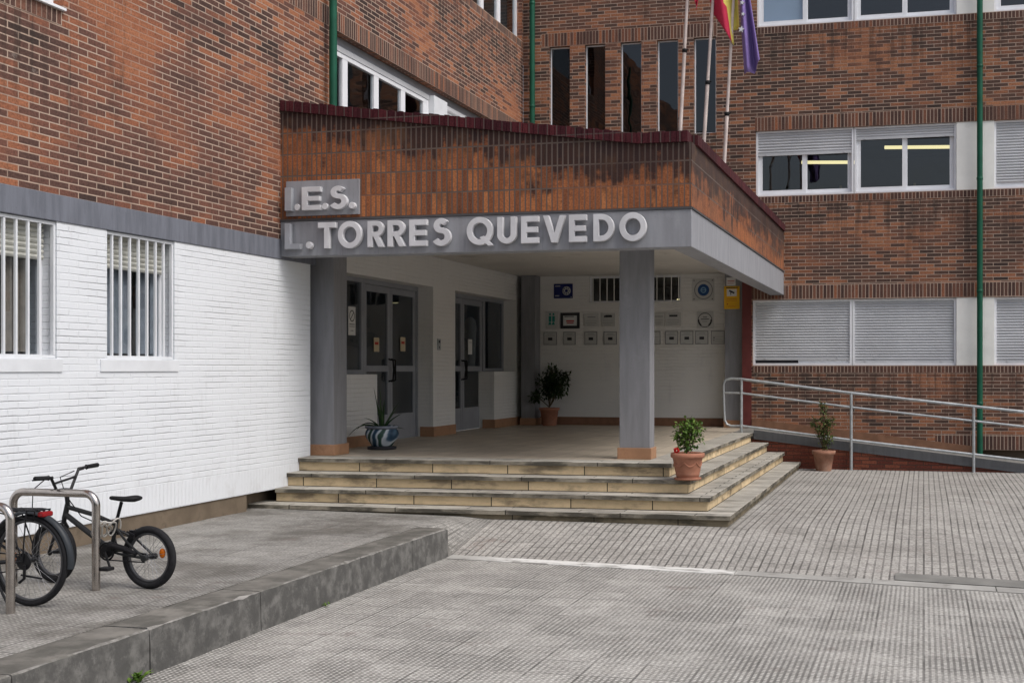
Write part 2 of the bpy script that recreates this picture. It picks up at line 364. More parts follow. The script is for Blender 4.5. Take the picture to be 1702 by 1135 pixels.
M['navy'] = paint('navy_board', (.012, .02, .12), .35, .1)
M['blue'] = paint('blue_disc', (.02, .07, .20), .3, .1)
M['skyblue'] = paint('pale_blue_print', (.20, .36, .52), .4, .1)
M['teal'] = paint('teal_print', (.02, .22, .18), .5, .1)
M['red'] = paint('red_print', (.42, .03, .02), .5, .1)
M['acrylic'] = paint('plaque_sheet', (.52, .52, .50), .2, .04)
M['acrylic_edge'] = paint('plaque_edge', (.20, .20, .21), .3, .05)
M['cream'] = paint('cream_sticker', (.50, .42, .28), .5, .05)
M['gloss_reflection'] = paint('pale_reflection', (.45, .46, .46), .8, .08)
M['dark'] = paint('dark_cloth', (.02, .02, .022), .8, .1)
M['curtain'] = paint('grey_blind_cloth', (.42, .43, .46), .8, .12, 8)
M['curtain_tan'] = paint('tan_blind_cloth', (.42, .34, .27), .8, .12, 8)
M['roller'] = paint('pale_blue_roller_blind', (.62, .72, .86), .7, .03)
M['room'] = paint('dim_room', (.20, .195, .19), .8, .15, 1.)
M['hall'] = paint('entrance_hall_paint', (.30, .33, .38), .8, .1, 1.)
M['flash'] = paint('lead_flashing', (.10, .10, .105), .5, .15, metal=.4)
def lampmat():
    m, nt, b = newmat('lit_tube'); b.inputs['Base Color'].default_value = (.9, .8, .5, 1)
    b.inputs['Emission Color'].default_value = (1., .84, .42, 1); b.inputs['Emission Strength'].default_value = 1.1
    return m
M['lamp'] = lampmat()
def glassmat(name, tint, ior=1.5, rough=.015):
    m, nt, b = newmat(name); nt.nodes.remove(b)
    out = nt.nodes['Material Output']
    tr = nd(nt, 'BsdfTransparent', {'Color': (*tint, 1)})
    co = objco(nt)
    bn = nd(nt, 'Bump', {'Height': noise(nt, co, 1.3, 2), 'Strength': .25, 'Distance': .02})
    gl = nd(nt, 'BsdfGlossy', {'Color': (.95, .97, 1, 1), 'Roughness': rough, 'Normal': bn})
    fr = mth(nt, 'MULTIPLY', nd(nt, 'Fresnel', {'IOR': ior}), mth(nt, 'SUBTRACT', 1., nd(nt, 'NewGeometry', out='Backfacing')))
    nt.links.new(nd(nt, 'MixShader', {0: fr, 1: tr, 2: gl}), out.inputs[0])
    return m
M['glass'] = glassmat('window_glass', (.80, .83, .85), 1.75)
M['glass_dark'] = glassmat('tinted_glass', (.10, .13, .17), 1.65)
def ground(name, rgb, cx, cy, gx, gy, tile, stagger=False, dirt=(.10, .09, .075), dlo=.45, dhi=.75, dk=.6, groove=.5):
    m, nt, b = newmat(name); co = nd(nt, 'NewGeometry'); s = nt.nodes.new('ShaderNodeSeparateXYZ'); nt.links.new(co, s.inputs[0])
    wob = mth(nt, 'MULTIPLY', mth(nt, 'SUBTRACT', noise(nt, co, .35, 1), .5), .008)
    x, y = mth(nt, 'ADD', s.outputs[0], wob), mth(nt, 'ADD', s.outputs[1], wob)
    tx = mth(nt, 'FLOOR', mth(nt, 'DIVIDE', x, tile))
    if stagger: y = mth(nt, 'ADD', y, mth(nt, 'MULTIPLY', mth(nt, 'MODULO', mth(nt, 'ABSOLUTE', tx), 2.), tile * .5))
    ty = mth(nt, 'FLOOR', mth(nt, 'DIVIDE', y, tile))
    def line(v, period, w):
        f = mth(nt, 'ABSOLUTE', mth(nt, 'SUBTRACT', mth(nt, 'FRACT', mth(nt, 'DIVIDE', v, period)), .5))
        return smooth(nt, f, .5 - w / period * 1.0, .5 - w / period * .35)
    gxl, gyl = line(x, cx, gx), line(y, cy, gy)
    jl = mth(nt, 'MAXIMUM', line(x, tile, .011), line(y, tile, .011))
    g = mth(nt, 'MAXIMUM', gxl, mth(nt, 'MULTIPLY', gyl, .9))
    worn = smooth(nt, noise(nt, vec(nt, s.outputs[0], s.outputs[1], 2.), 1.1, 7, .7), .36, .58)
    rnd = nd(nt, 'TexWhiteNoise', {'Vector': vec(nt, tx, ty)}, 0, noise_dimensions='3D'); rn2 = nd(nt, 'TexWhiteNoise', {'Vector': vec(nt, tx, ty, 3.)}, 0, noise_dimensions='3D')
    g = mth(nt, 'MULTIPLY', g, mth(nt, 'MULTIPLY', mth(nt, 'ADD', .62, mth(nt, 'MULTIPLY', worn, .38)), mth(nt, 'ADD', .82, mth(nt, 'MULTIPLY', rn2, .25))))
    jl = mth(nt, 'MULTIPLY', jl, mth(nt, 'ADD', .25, mth(nt, 'MULTIPLY', smooth(nt, noise(nt, vec(nt, s.outputs[0], s.outputs[1], 31.), 1.4, 3), .42, .62), 1.3)))
    f = mth(nt, 'ADD', .93, mth(nt, 'MULTIPLY', rnd, .12))
    c = nd(nt, 'VectorMath', {0: rgb, 3: f}, operation='SCALE')
    n5 = noise(nt, co, 38, 4, .7)
    c = grain(nt, c, n5, .42); c = grain(nt, c, noise(nt, co, 7., 6, .7), .16)
    c = mixc(nt, mth(nt, 'MULTIPLY', smooth(nt, noise(nt, co, .75, 9, .72), dlo, dhi), dk), c, dirt)
    c = mixc(nt, mth(nt, 'MULTIPLY', smooth(nt, noise(nt, vec(nt, s.outputs[0], s.outputs[1], 7.), 1.2, 9, .74), .54, .70), .2), c, tuple(min(1, q * 1.5) for q in rgb))
    c = mixc(nt, mth(nt, 'MULTIPLY', smooth(nt, noise(nt, vec(nt, s.outputs[0], s.outputs[1], 5.), 2.3, 7, .7), .60, .68), .35), c, (.17, .105, .085))
    c = mixc(nt, mth(nt, 'MULTIPLY', g, groove), c, (.05, .047, .043)); c = mixc(nt, mth(nt, 'MULTIPLY', jl, .35), c, (.045, .042, .038))
    c = mixc(nt, mth(nt, 'MULTIPLY', smooth(nt, noise(nt, vec(nt, s.outputs[0], s.outputs[1], 17.), 9., 2), .735, .755), .7), c, (.06, .055, .05))
    put(nt, b.inputs['Base Color'], c); b.inputs['Roughness'].default_value = .72; b.inputs['Specular IOR Level'].default_value = .2
    h = mth(nt, 'SUBTRACT', 1., mth(nt, 'MAXIMUM', g, jl)); h = mth(nt, 'ADD', h, mth(nt, 'MULTIPLY', n5, .3))
    bump(nt, b, h, .7, .004)
    return m
M['plaza'] = ground('ribbed_paving', (.50, .482, .447), .0383, .0383, .0140, .0145, .345, dlo=.54, dhi=.70, dk=.15, groove=.72)
M['upper'] = ground('worn_ribbed_paving', (.345, .328, .303), .075, .3, .0125, .006, .3, True, dlo=.48, dhi=.66, dk=.3, groove=.66)
M['bikepave'] = ground('bike_bay_paving', (.33, .318, .295), .0383, .0383, .013, .013, .345, dlo=.45, dhi=.62, dk=.7, groove=.6)
M['kerb'] = paint('kerb_stone', (.165, .155, .138), .85, .25, 3., bmp=.012, bscale=14, dirt=(.085, .082, .072), dscale=3.2, dlo=.40, dhi=.62)
M['kerb_arris'] = paint('chipped_kerb_edge', (.23, .22, .205), .85, .3, 9., bmp=.01, bscale=25, dirt=(.12, .115, .10), dscale=5, dlo=.45, dhi=.6)
M['kerb_face'] = paint('grimy_kerb_face', (.135, .131, .123), .9, .3, 9., bmp=.014, bscale=16, dirt=(.082, .08, .076), dscale=7, dlo=.44, dhi=.58)
def stripmat():
    m, nt, b = newmat('kerb_strip_concrete'); co = objco(nt); s_ = nt.nodes.new('ShaderNodeSeparateXYZ'); nt.links.new(co, s_.inputs[0])
    c = mixc(nt, smooth(nt, noise(nt, co, 3., 5), .3, .7), (.30, .29, .27), (.40, .39, .365))
    worn = smooth(nt, noise(nt, vec(nt, mth(nt, 'MULTIPLY', s_.outputs[0], 2.), mth(nt, 'MULTIPLY', s_.outputs[1], 9.)), 1.6, 5, .65), .42, .52)
    band_ = mth(nt, 'MULTIPLY', smooth(nt, s_.outputs[0], -4.5, -3.9), smooth(nt, s_.outputs[0], -1.66, -1.74))
    c = mixc(nt, mth(nt, 'MULTIPLY', mth(nt, 'MULTIPLY', worn, band_), .9), c, (.70, .69, .66))
    c = mixc(nt, mth(nt, 'MULTIPLY', smooth(nt, noise(nt, co, 7., 5), .55, .75), .5), c, (.16, .15, .135))
    put(nt, b.inputs['Base Color'], c); b.inputs['Roughness'].default_value = .8; bump(nt, b, noise(nt, co, 40., 5), .4, .003)
    return m
M['strip'] = stripmat()
M['slab'] = paint('concrete_patch', (.20, .195, .18), .85, .15, 3., bmp=.003)
def stone(name, rgb, dark, joint, amount):
    m, nt, b = newmat(name); u, ux, uy = uvs(nt); co = objco(nt)
    t = nt.nodes.new('ShaderNodeTexBrick'); t.offset = .37
    nt.links.new(vec(nt, mth(nt, 'ADD', ux, 50.), mth(nt, 'SUBTRACT', uy, .012)), t.inputs['Vector'])
    for k, q in {'Color1': (0, 0, 0, 1), 'Color2': (1, 1, 1, 1), 'Scale': 1., 'Mortar Size': .006, 'Brick Width': joint, 'Row Height': .16}.items(): t.inputs[k].default_value = q
    c = mixc(nt, t.outputs[0], tuple(x * .78 for x in rgb), tuple(x * 1.15 for x in rgb))
    k = noise(nt, vec(nt, mth(nt, 'MULTIPLY', ux, 1.3), mth(nt, 'MULTIPLY', uy, 4.)), 1.5, 7, .66)
    c = mixc(nt, mth(nt, 'MULTIPLY', smooth(nt, noise(nt, co, 9., 5, .65), .4, .75), .4), c, tuple(x * .55 for x in rgb))
    c = mixc(nt, mth(nt, 'MULTIPLY', smooth(nt, k, amount, amount + .2), .8), c, dark)
    c = mixc(nt, t.outputs[1], c, (.03, .026, .02))
    put(nt, b.inputs['Base Color'], c); b.inputs['Roughness'].default_value = .8
    bump(nt, b, noise(nt, co, 30., 5, .65), .5, .004)
    return m
M['riser'] = stone('sandstone_riser', (.64, .50, .31), (.15, .12, .085), .93, .48)
M['tread'] = stone('weathered_tread', (.44, .415, .365), (.15, .14, .12), 1.3, .46)
M['nosing'] = stone('lichen_nosing', (.30, .27, .215), (.03, .028, .023), 1.3, .38)
M['riser_low'] = stone('dark_riser', (.24, .20, .135), (.05, .046, .034), .93, .42)  # darker stone tone for the bottom riser
def tiles(name, rgb, size):
    m, nt, b = newmat(name); u, ux, uy = uvs(nt)
    t = nt.nodes.new('ShaderNodeTexBrick'); t.offset = 0; nt.links.new(vec(nt, mth(nt, 'ADD', ux, 50.), uy), t.inputs['Vector'])
    for k, q in {'Color1': (0, 0, 0, 1), 'Color2': (1, 1, 1, 1), 'Scale': 1., 'Mortar Size': .004, 'Brick Width': size, 'Row Height': size}.items(): t.inputs[k].default_value = q
    c = mixc(nt, t.outputs[0], tuple(x * .85 for x in rgb), tuple(x * 1.1 for x in rgb))
    c = mixc(nt, mth(nt, 'MULTIPLY', smooth(nt, noise(nt, u, 1.6, 5), .4, .75), .5), c, tuple(x * .6 for x in rgb))
    c = mixc(nt, t.outputs[1], c, (.10, .08, .06))
    put(nt, b.inputs['Base Color'], c); b.inputs['Roughness'].default_value = .42
    bump(nt, b, mth(nt, 'SUBTRACT', 1., t.outputs[1]), .4, .002)
    return m
M['floor'] = tiles('porch_floor_tile', (.48, .415, .33), .33)
def leafmat(name, a, bcol):
    m, nt, b = newmat(name); r = nd(nt, 'NewGeometry', out='Random Per Island')
    c = ramp(nt, r, [(0, a), (1, bcol)])
    put(nt, b.inputs['Base Color'], c); b.inputs['Roughness'].default_value = .45
    b.inputs['Subsurface Weight'].default_value = 0.
    return m
M['leaf'] = leafmat('rose_leaf', (.03, .075, .012), (.13, .21, .035))
M['leaf_dark'] = leafmat('dark_leaf', (.012, .024, .008), (.035, .06, .018))
M['leaf_mid'] = leafmat('shrub_leaf', (.025, .05, .012), (.10, .12, .03))
M['aloe'] = leafmat('aloe_blade', (.02, .05, .018), (.045, .085, .03))
M['weedleaf'] = leafmat('weed_leaf', (.05, .11, .015), (.12, .20, .03))
M['petal'] = paint('red_petal', (.5, .012, .01), .6, .2, 30)
def ceramic():
    m, nt, b = newmat('blue_white_ceramic'); co = objco(nt)
    w = nd(nt, 'TexWave', {'Vector': co, 'Scale': 1.5, 'Distortion': 7., 'Detail': 2., 'Detail Scale': 1.4})
    c = ramp(nt, w, [(0, (.03, .06, .10)), (.25, (.07, .13, .19)), (.42, (.42, .47, .52)), (.75, (.60, .64, .68)), (.9, (.05, .10, .09)), (1, (.04, .08, .06))])
    put(nt, b.inputs['Base Color'], c); b.inputs['Roughness'].default_value = .18
    return m
M['ceramic'] = ceramic()
M['ceramic_band'] = paint('ceramic_rim_glaze', (.20, .22, .26), .2, .2, 8)

# ---------------------------------------------------------------- ground
def sst(a, b, t):
    t = min(1, max(0, (t - a) / (b - a))); return t * t * (3 - 2 * t)
SY = [(-60, 11.49), (-4.66, 11.49), (-1.72, 11.22), (.83, 10.86), (12, 9.3)]
def ystrip(x):
    for (a, ya), (b, yb) in zip(SY, SY[1:]):
        if x <= b: return ya + (yb - ya) * (x - a) / (b - a)
    return SY[-1][1]
def hz(x, y):
    L = 1.38 + 4.6 * sst(-2.1, 1.6, x); t = max(0, (y - ystrip(x)) / L)
    f = t if t < .85 else (1 if t > 1.15 else t - (t - .85) ** 2 / .6)
    base = .275 - .075 * min(1, max(0, (x + 7.4) / 5.4))
    s = base * f + .01 * sst(13, 20.5, y)
    p = PZ + (base - PZ) * min(1, max(0, (y - 11.49) / 1.3))
    w = sst(-4.66, -5.05, x) if y > 11.49 else (1 if x < -4.66 else 0)
    return s + (p - s) * w
mb = MB(); mb.box(-60, 60, -50, 60, -.3, 0)
tag(mb.build('ground', M['plaza']), kind='structure')
mb = MB(); nx, ny = 76, 44
ix = []
for i in range(nx + 1):
    x = -4.66 + 16.66 * (i / nx) ** 1.35; y0 = ystrip(x) + .0
    ix.append(mb.vs([(x, y0 + (21.9 - y0) * (j / ny) ** 1.5, .004 + hz(x, y0 + (21.9 - y0) * (j / ny) ** 1.5 + 1e-4)) for j in range(ny + 1)]))
for i in range(nx):
    for j in range(ny): mb.face((ix[i] + j, ix[i + 1] + j, ix[i + 1] + j + 1, ix[i] + j + 1), 0, True)
tag(mb.build('pavement', M['upper']), kind='structure')
mb = MB(); ix = []
xs = [-7.9 + i * (7.9 - 4.99) / 24 for i in range(25)] + [-4.99 + .33 * k / 6 for k in range(1, 7)]
ys = [2 + i * .5 for i in range(19)] + [11.46 + k * .1 for k in range(16)]
for x in xs: ix.append(mb.vs([(x, y, hz(x, y) + (.004 if y > 11.49 else 0)) for y in ys]))
for i in range(len(xs) - 1):
    for j in range(len(ys) - 1):
        if xs[i] >= -4.991 and ys[j] < 11.45: continue
        mb.face((ix[i] + j, ix[i + 1] + j, ix[i + 1] + j + 1, ix[i] + j + 1), 0, True)
tag(mb.build('path', M['bikepave']), kind='structure')
# kerb of the bike platform: weathered stones, chipped arris
mb = MB(); cuts = [2.0, 3.1, 4.3, 5.45, 6.62, 7.92, 9.53, 10.6, 11.49]
rk = random.Random(3)
for a, b in zip(cuts, cuts[1:]):
    n = max(4, int((b - a) / .07)); rows = []
    for i in range(n + 1):
        y = a + .004 + (b - a - .008) * i / n; c = rk.uniform(.005, .017) * (1.8 if rk.random() < .1 else 1); e = rk.uniform(-.004, .004)
        rows.append(mb.vs([(-4.985, y, -.02), (-4.985, y, PZ + e * .5), (-4.66 - c * 1.6, y, PZ + e), (-4.66 - c * .3, y, PZ - c * .7), (-4.66 + e, y, PZ - .1), (-4.655 + e, y, -.02)]))
    for i in range(n):
        for k in range(5): mb.face((rows[i] + k, rows[i] + k + 1, rows[i + 1] + k + 1, rows[i + 1] + k), (0, 0, 2, 1, 1)[k])
    mb.face([rows[0] + k for k in range(6)], 1); mb.face([rows[-1] + 5 - k for k in range(6)], 1)
tag(mb.build('kerb', [M['kerb'], M['kerb_face'], M['kerb_arris']]), kind='structure')
# flush strip between the two pavings and the newer concrete patch
mb = MB()
for x0, x1 in ((-4.64, -3.2), (-3.19, -1.7), (-1.69, -.45), (-.44, .6), (.61, 1.9), (1.91, 4), (4.01, 8)):
    a, b = ystrip(x0), ystrip(x1); mb.hexa([(x0, a - .13, -.05), (x1, b - .13, -.05), (x1, b + .06, -.05), (x0, a + .06, -.05)], [(x0, a - .13, .008), (x1, b - .13, .008), (x1, b + .06, .014), (x0, a + .06, .014)])
tag(mb.build('kerb_strip', M['strip']), kind='structure')
mb = MB(); a, b = ystrip(-.25), ystrip(4)
mb.hexa([(-.25, a + .065, -.05), (4, b + .065, -.05), (4, b + .34, -.05), (-.25, a + .34, -.05)], [(-.25, a + .065, hz(-.25, a + .065) + .018), (4, b + .065, hz(4, b + .065) + .018), (4, b + .34, hz(4, b + .34) + .018), (-.25, a + .34, hz(-.25, a + .34) + .018)])
tag(mb.build('path_patch', M['slab']), kind='structure')

# ---------------------------------------------------------------- the left wing
wing = thing('school_wing', 'long left wing with orange brick above white painted brick and grey band', 'building', (AX, 13, 0))
W1, W2 = (8.0, 9.22, 1.985, 3.19), (9.895, 10.95, 1.985, 3.19)
UL = (6.2, 9.3, 5.06, 6.29); WC = (14.28, 20.6, 5.05, 6.29); WT = (17.2, 21.98, 8.12, 9.35)
mb = MB(); wall(mb, 'A', 2, 22.05, 3.43, 9.9, [UL, WC, WT, (13.31, 22.06, 3.42, 3.7)], .3)
mb.build('brick_wall', M['brickA'], wing)
mb = MB(); wall(mb, 'A', 2, 13.77, .755, 3.19, [W1, W2], .3); mb.build('white_wall', M['whiteA'], wing)
mb = MB(); ubox(mb, 'A', 2, 13.77, 0, .3, .48, .753); mb.build('white_wall_foot', M['whiteS'], wing)
mb = MB(); ubox(mb, 'A', 2, 14.2, -.012, .3, 3.192, 3.428); mb.build('concrete_band', M['band'], wing, .006)
mb = MB(); ubox(mb, 'A', 2, 12.33, .015, .3, .1, .478); mb.build('plinth', M['plinth'], wing)
mb = MB(); ubox(mb, 'A', 12.332, 13.77, .2, .3, .1, .478); mb.build('plinth_recess', M['plinth'], wing)
mb = MB(); ubox(mb, 'A', 13.25, 21.95, -.003, .05, 6.292, 6.54); mb.build('soldier_course', M['soldA'], wing)
mb = MB(); ubox(mb, 'A', 7.9, 9.28, -.003, .05, 4.93, 5.058); mb.build('sill_course', M['soldA2'], wing)
mb = MB(); ubox(mb, 'A', 17.2, 22.03, -.003, .05, 7.98, 8.118); mb.build('sill_course', M['soldA3'], wing)
mb = MB(); mb.box(-14, AX - .02, 2, 30, 9.75, 9.9); mb.build('roof', M['slab'], wing)
# ground-floor barred windows
def barred(W, bars, us):
    u0, u1, z0, z1 = W
    mb = MB(); frame(mb, 'A', u0 + .002, u1 - .002, z0 + .002, z1 - .002, .035, .15, .19)
    w = mb.build('window', M['alu'], wing)
    panes('A', [(u0 + .037, u1 - .037)], z0 + .037, z1 - .037, .168, w)
    mb = MB(); slats(mb, 'A', u0 + .03, u1 - .03, z1 - .34, z1 - .005, .115, .05); mb.build('shutter', M['shutter_cream'], w)
    mb = MB()
    for u in bars: ubox(mb, 'A', u - .011, u + .011, .018, .04, z0 + .034, z1 - .034)
    ubox(mb, 'A', u0 + .004, u1 - .004, .016, .042, z0 + .004, z0 + .032); ubox(mb, 'A', u0 + .004, u1 - .004, .016, .042, z1 - .032, z1 - .004); ubox(mb, 'A', u1 - .03, u1 - .006, .012, .044, z0 + .034, z1 - .034)
    mb.build('grille', M['white'], w)
    mb = MB(); ubox(mb, 'A', u0 - .1, u1 + .06, -.012, .0, z0 - .115, z0 - .005); mb.build('sill', M['white'], w)
    mb = MB(); n = 26                                                            # pleated vertical blind
    a = [(u0 + .04 + (u1 - u0 - .08) * i / n, .205 + (.03 if i % 2 else 0)) for i in range(n + 1)]
    for (p, q), (p2, q2) in zip(a, a[1:]):
        if rk.random() < .45: continue
        mb.hexa([P('A', p, q, z0 + .06), P('A', p2, q2, z0 + .06), P('A', p2, q2 + .005, z0 + .06), P('A', p, q + .005, z0 + .06)], [P('A', p, q, z1 - .1), P('A', p2, q2, z1 - .1), P('A', p2, q2 + .005, z1 - .1), P('A', p, q + .005, z1 - .1)])
    mb.build('blind', M['curtain_tan'] if u0 < 9 else M['curtain'], w)
    room('A', u0 - .4, u1 + .4, .9, 3.3, 3., .31, wing, M['room'])
barred(W1, (8.05, 8.19, 8.33, 8.47, 8.61, 8.752, 8.894, 9.033), 8.55)
barred(W2, (10.0, 10.13, 10.265, 10.40, 10.535, 10.67, 10.80), 10.36)
# upper-left window: only its corner enters the picture
mb = MB(); frame(mb, 'A', UL[0] + .002, UL[1] - .002, UL[2] + .002, UL[3] - .002, .06, .1, .16, (7.75,), .1)
w = mb.build('window', M['alu'], wing); panes('A', [(6.27, 7.69), (7.81, 9.23)], 5.13, 6.22, .125, w)
mb = MB(); ubox(mb, 'A', UL[0], UL[1], -.035, .099, 5.062, 5.085); mb.build('sill', M['alu'], w)
room('A', 6, 9.6, 4.6, 6.6, 5, .31, wing, M['room'])
# window behind the canopy parapet
mb = MB(); frame(mb, 'A', 14.282, 17.75, 5.06, 6.09, .06, .11, .17, (14.93, 15.89, 16.80, 17.62), .15)
mb2 = MB(); ubox(mb2, 'A', 14.282, 17.75, .10, .17, 6.092, 6.165)
w = mb.build('window', M['alu'], wing); panes('A', [(14.342, 14.855), (15.005, 15.815), (15.965, 16.725), (16.875, 17.545)], 5.12, 6.03, .14, w); mb2.build('shutter_box', M['shutter'], w)
mb = MB(); ubox(mb, 'A', 14.282, 20.598, .13, .3, 6.17, 6.288); mb.build('lintel_board', M['doorframe'], w)
mb = MB(); ubox(mb, 'A', 17.76, 18.3, .02, .25, 5.052, 6.165); mb.build('wall_panel', M['white'], wing)
mb = MB(); frame(mb, 'A', 18.305, 20.595, 5.06, 6.165, .06, .11, .17, (19.4,), .1)
w = mb.build('window', M['alu'], wing); mb = MB(); slats(mb, 'A', 18.37, 20.53, 5.13, 6.1, .1); mb.build('shutter', M['shutter'], w)
room('A', 14.0, 20.8, 4.2, 6.6, 6, .31, wing, M['room'])
lamp('A', 15.6, 15.6, 2.0, 3.4, 5.75, wing); lamp('A', 16.5, 16.5, 1.4, 2.8, 5.85, wing)
# top-floor window near the inner corner
mb = MB(); frame(mb, 'A', WT[0] + .002, WT[1] - .002, WT[2] + .002, WT[3] - .002, .06, .1, .17, (18.6, 20.1, 20.97), .16)
w = mb.build('window', M['alu'], wing); panes('A', [(17.27, 18.51), (18.69, 20.01), (20.19, 20.88), (21.06, 21.91)], 8.19, 9.28, .13, w)
room('A', 17., 22, 7.4, 9.7, 5, .31, wing, M['room']); lamp('A', 20.2, 20.2, 1.2, 3.0, 8.95, wing)
# porch wall with its two glazed entrances (painted brick, recessed doors)
O1, O2 = (14.5, 18.15, FZ - .01, 3.2), (19.09, 22.24, FZ - .01, 3.2)
mb = MB(); wall(mb, 'A', 13.95, 23.1, FZ - .3, 3.72, [O1, O2], .26, WX); mb.build('porch_wall', M['whiteP'], wing)
mb = MB(); ubox(mb, 'A', 14.25, 16.1, 0, .3, FZ, 1.815, base=WX); mb.build('parapet_wall', M['whiteP'], wing)
mb = MB(); ubox(mb, 'A', 20.98, 22.238, -.003, .3, FZ, 1.84, base=WX); mb.build('parapet_wall', M['whiteP'], wing)
for a, b, d in ((14.2, 16.1, 0), (18.152, 19.088, 0), (20.98, 23.0, .003)):
    mb = MB(); ubox(mb, 'A', a, b, -.015 - d, -.0005 - d, FZ, .965, base=WX)
    if a > 17: ubox(mb, 'A', a - .016, a, -.015 - d, .22, FZ, .965, base=WX)
    mb.build('skirting', M['base_tile'], wing)
mb = MB(); frame(mb, 'A', 14.502, 16.19, 1.818, 3.198, .06, .0, .08, (15.3,), .06, base=DX)
w = mb.build('window', M['doorframe'], wing); panes('A', [(14.56, 15.27), (15.33, 16.13)], 1.88, 3.14, .03, w, base=DX)
def door(u0, um, u1, ends):
    mb = MB(); ubox(mb, 'A', u0, u0 + .05, 0, .09, FZ, 3.198, base=DX); ubox(mb, 'A', u1 - .05, u1, 0, .09, FZ, 3.198, base=DX); ubox(mb, 'A', u0 + .05, u1 - .05, 0, .09, 3.13, 3.198, base=DX)
    d = mb.build('door', M['doorframe'], wing)
    for a, b, hs in ((u0 + .055, um - .003, 1), (um + .003, u1 - .055, -1)):
        mb = MB(); w = .085
        ubox(mb, 'A', a, a + w, .02, .065, FZ + .01, 3.125, base=DX); ubox(mb, 'A', b - w, b, .02, .065, FZ + .01, 3.125, base=DX)
        ubox(mb, 'A', a + w, b - w, .022, .063, FZ + .01, 1.2, base=DX); ubox(mb, 'A', a + w, b - w, .02, .065, 1.85, 1.94, base=DX); ubox(mb, 'A', a + w, b - w, .02, .065, 3.03, 3.125, base=DX)
        for hz_ in (1.1, 1.95, 2.9):
            uu = a - .012 if hs == 1 else b + .012
            mb.tube([P('A', uu, .01, hz_, DX), P('A', uu, .01, hz_ + .13, DX)], .011, 8)
        mb.build('door_leaf', M['doorframe'], d)
        panes('A', [(a + w, b - w)], 1.2, 1.85, .04, d, base=DX); panes('A', [(a + w, b - w)], 1.94, 3.03, .04, d, base=DX)
        uu = b - w / 2 if hs == 1 else a + w / 2
        mb = MB(); mb.tube([P('A', uu, .025, 1.70, DX), P('A', uu, -.05, 1.72, DX), P('A', uu + hs * .02, -.055, 1.87, DX), P('A', uu, -.05, 2.02, DX), P('A', uu, .025, 2.04, DX)], .014, 8)
        mb.build('handle', M['black'], d)
door(16.195, 17.14, 18.148, 0); door(19.3, 20.13, 21.16, 1)
mb = MB(); frame(mb, 'A', 21.165, 22.238, 1.845, 3.198, .055, 0, .08, base=DX); w = mb.build('window', M['doorframe'], wing); panes('A', [(21.22, 22.183)], 1.9, 3.14, .03, w, base=DX)
mb = MB(); ubox(mb, 'A', 19.092, 19.298, 0, .09, FZ, 3.198, base=DX); mb.build('door_post', M['doorframe'], wing)
room('A', 13.9, 23, FZ - .01, 3.6, 4, .12, wing, M['hall'], base=DX, name='entrance_hall')
lamp('A', 15.3, 15.9, 1.0, 1.0, 2.98, wing, base=DX)
mb = MB(); ubox(mb, 'A', 15.3, 18.0, 1.2, 1.28, 2.72, 3.4, base=DX); mb.build('pelmet', M['dark'], wing)
mb = MB()                                                                        # pale shape in the far window, standing in for a reflection on the glass
mb.lathe([(.03, 0), (.09, .02), (.10, .45), (.12, .8), (.09, .95), (.03, 1.0)], (DX - .4, 21.5, 1.86), 14); mb.build('gloss_reflection', M['gloss_reflection'], wing)

# ---------------------------------------------------------------- the rear block
blk = thing('school_block', 'rear brick block facing the courtyard with shutters and five slit windows', 'building', (-2, BY, 0))
SL = [(-6.9, -6.495), (-6.2, -5.802), (-5.51, -5.107), (-4.81, -4.41), (-4.117, -3.702)]
low, up, topw = (-3.03, 6.9, 1.95, 3.14), (-2.97, 6.9, 5.02, 6.21), (-2.95, 6.9, 8.1, 9.3)
holes = [low, up, topw, (-7.6, -3.22, .1, 3.7)] + [(a, b, 6.22, 7.985) for a, b in SL]
mb = MB(); wall(mb, 'B', AX + .002, 8, .48, 9.9, holes, .3); mb.build('brick_wall', M['brickB'], blk)
mb = MB(); ubox(mb, 'B', -3.0, 8, .16, .3, -.1, .478); mb.build('plinth', M['plinth'], blk)
mb = MB(); mb.box(-7.2, 8, BY + .02, 32, 9.72, 9.87); mb.build('roof', M['slab'], blk)
for (a, b, z0, z1, mm) in ((-3.05, 7.9, 3.142, 3.405, 'soldB1'), (-2.98, 7.9, 6.212, 6.46, 'soldB2'), (-7.05, -3.68, 7.987, 8.24, 'soldB3')):
    mb = MB(); ubox(mb, 'B', a, b, -.003, .05, z0, z1); mb.build('soldier_course', M[mm], blk)
for (a, b, z0, z1, mm) in ((-3.03, 7.9, 1.822, 1.948, 'soldS'), (-2.97, 7.9, 4.89, 5.018, 'soldS2'), (-2.95, 7.9, 7.97, 8.098, 'soldS3'), (.2, 7.9, .482, .745, 'soldG')):
    mb = MB(); ubox(mb, 'B', a, b, -.003, .05, z0, z1); mb.build('sill_course', M[mm], blk)
for z0, z1 in ((1.952, 3.138), (5.022, 6.208), (8.102, 9.298)):
    for a, b in ((.562, 1.198), (4.752, 5.4)):
        mb = MB(); ubox(mb, 'B', a, b, .012, .28, z0, z1); mb.build('wall_panel', M['panel'], blk)
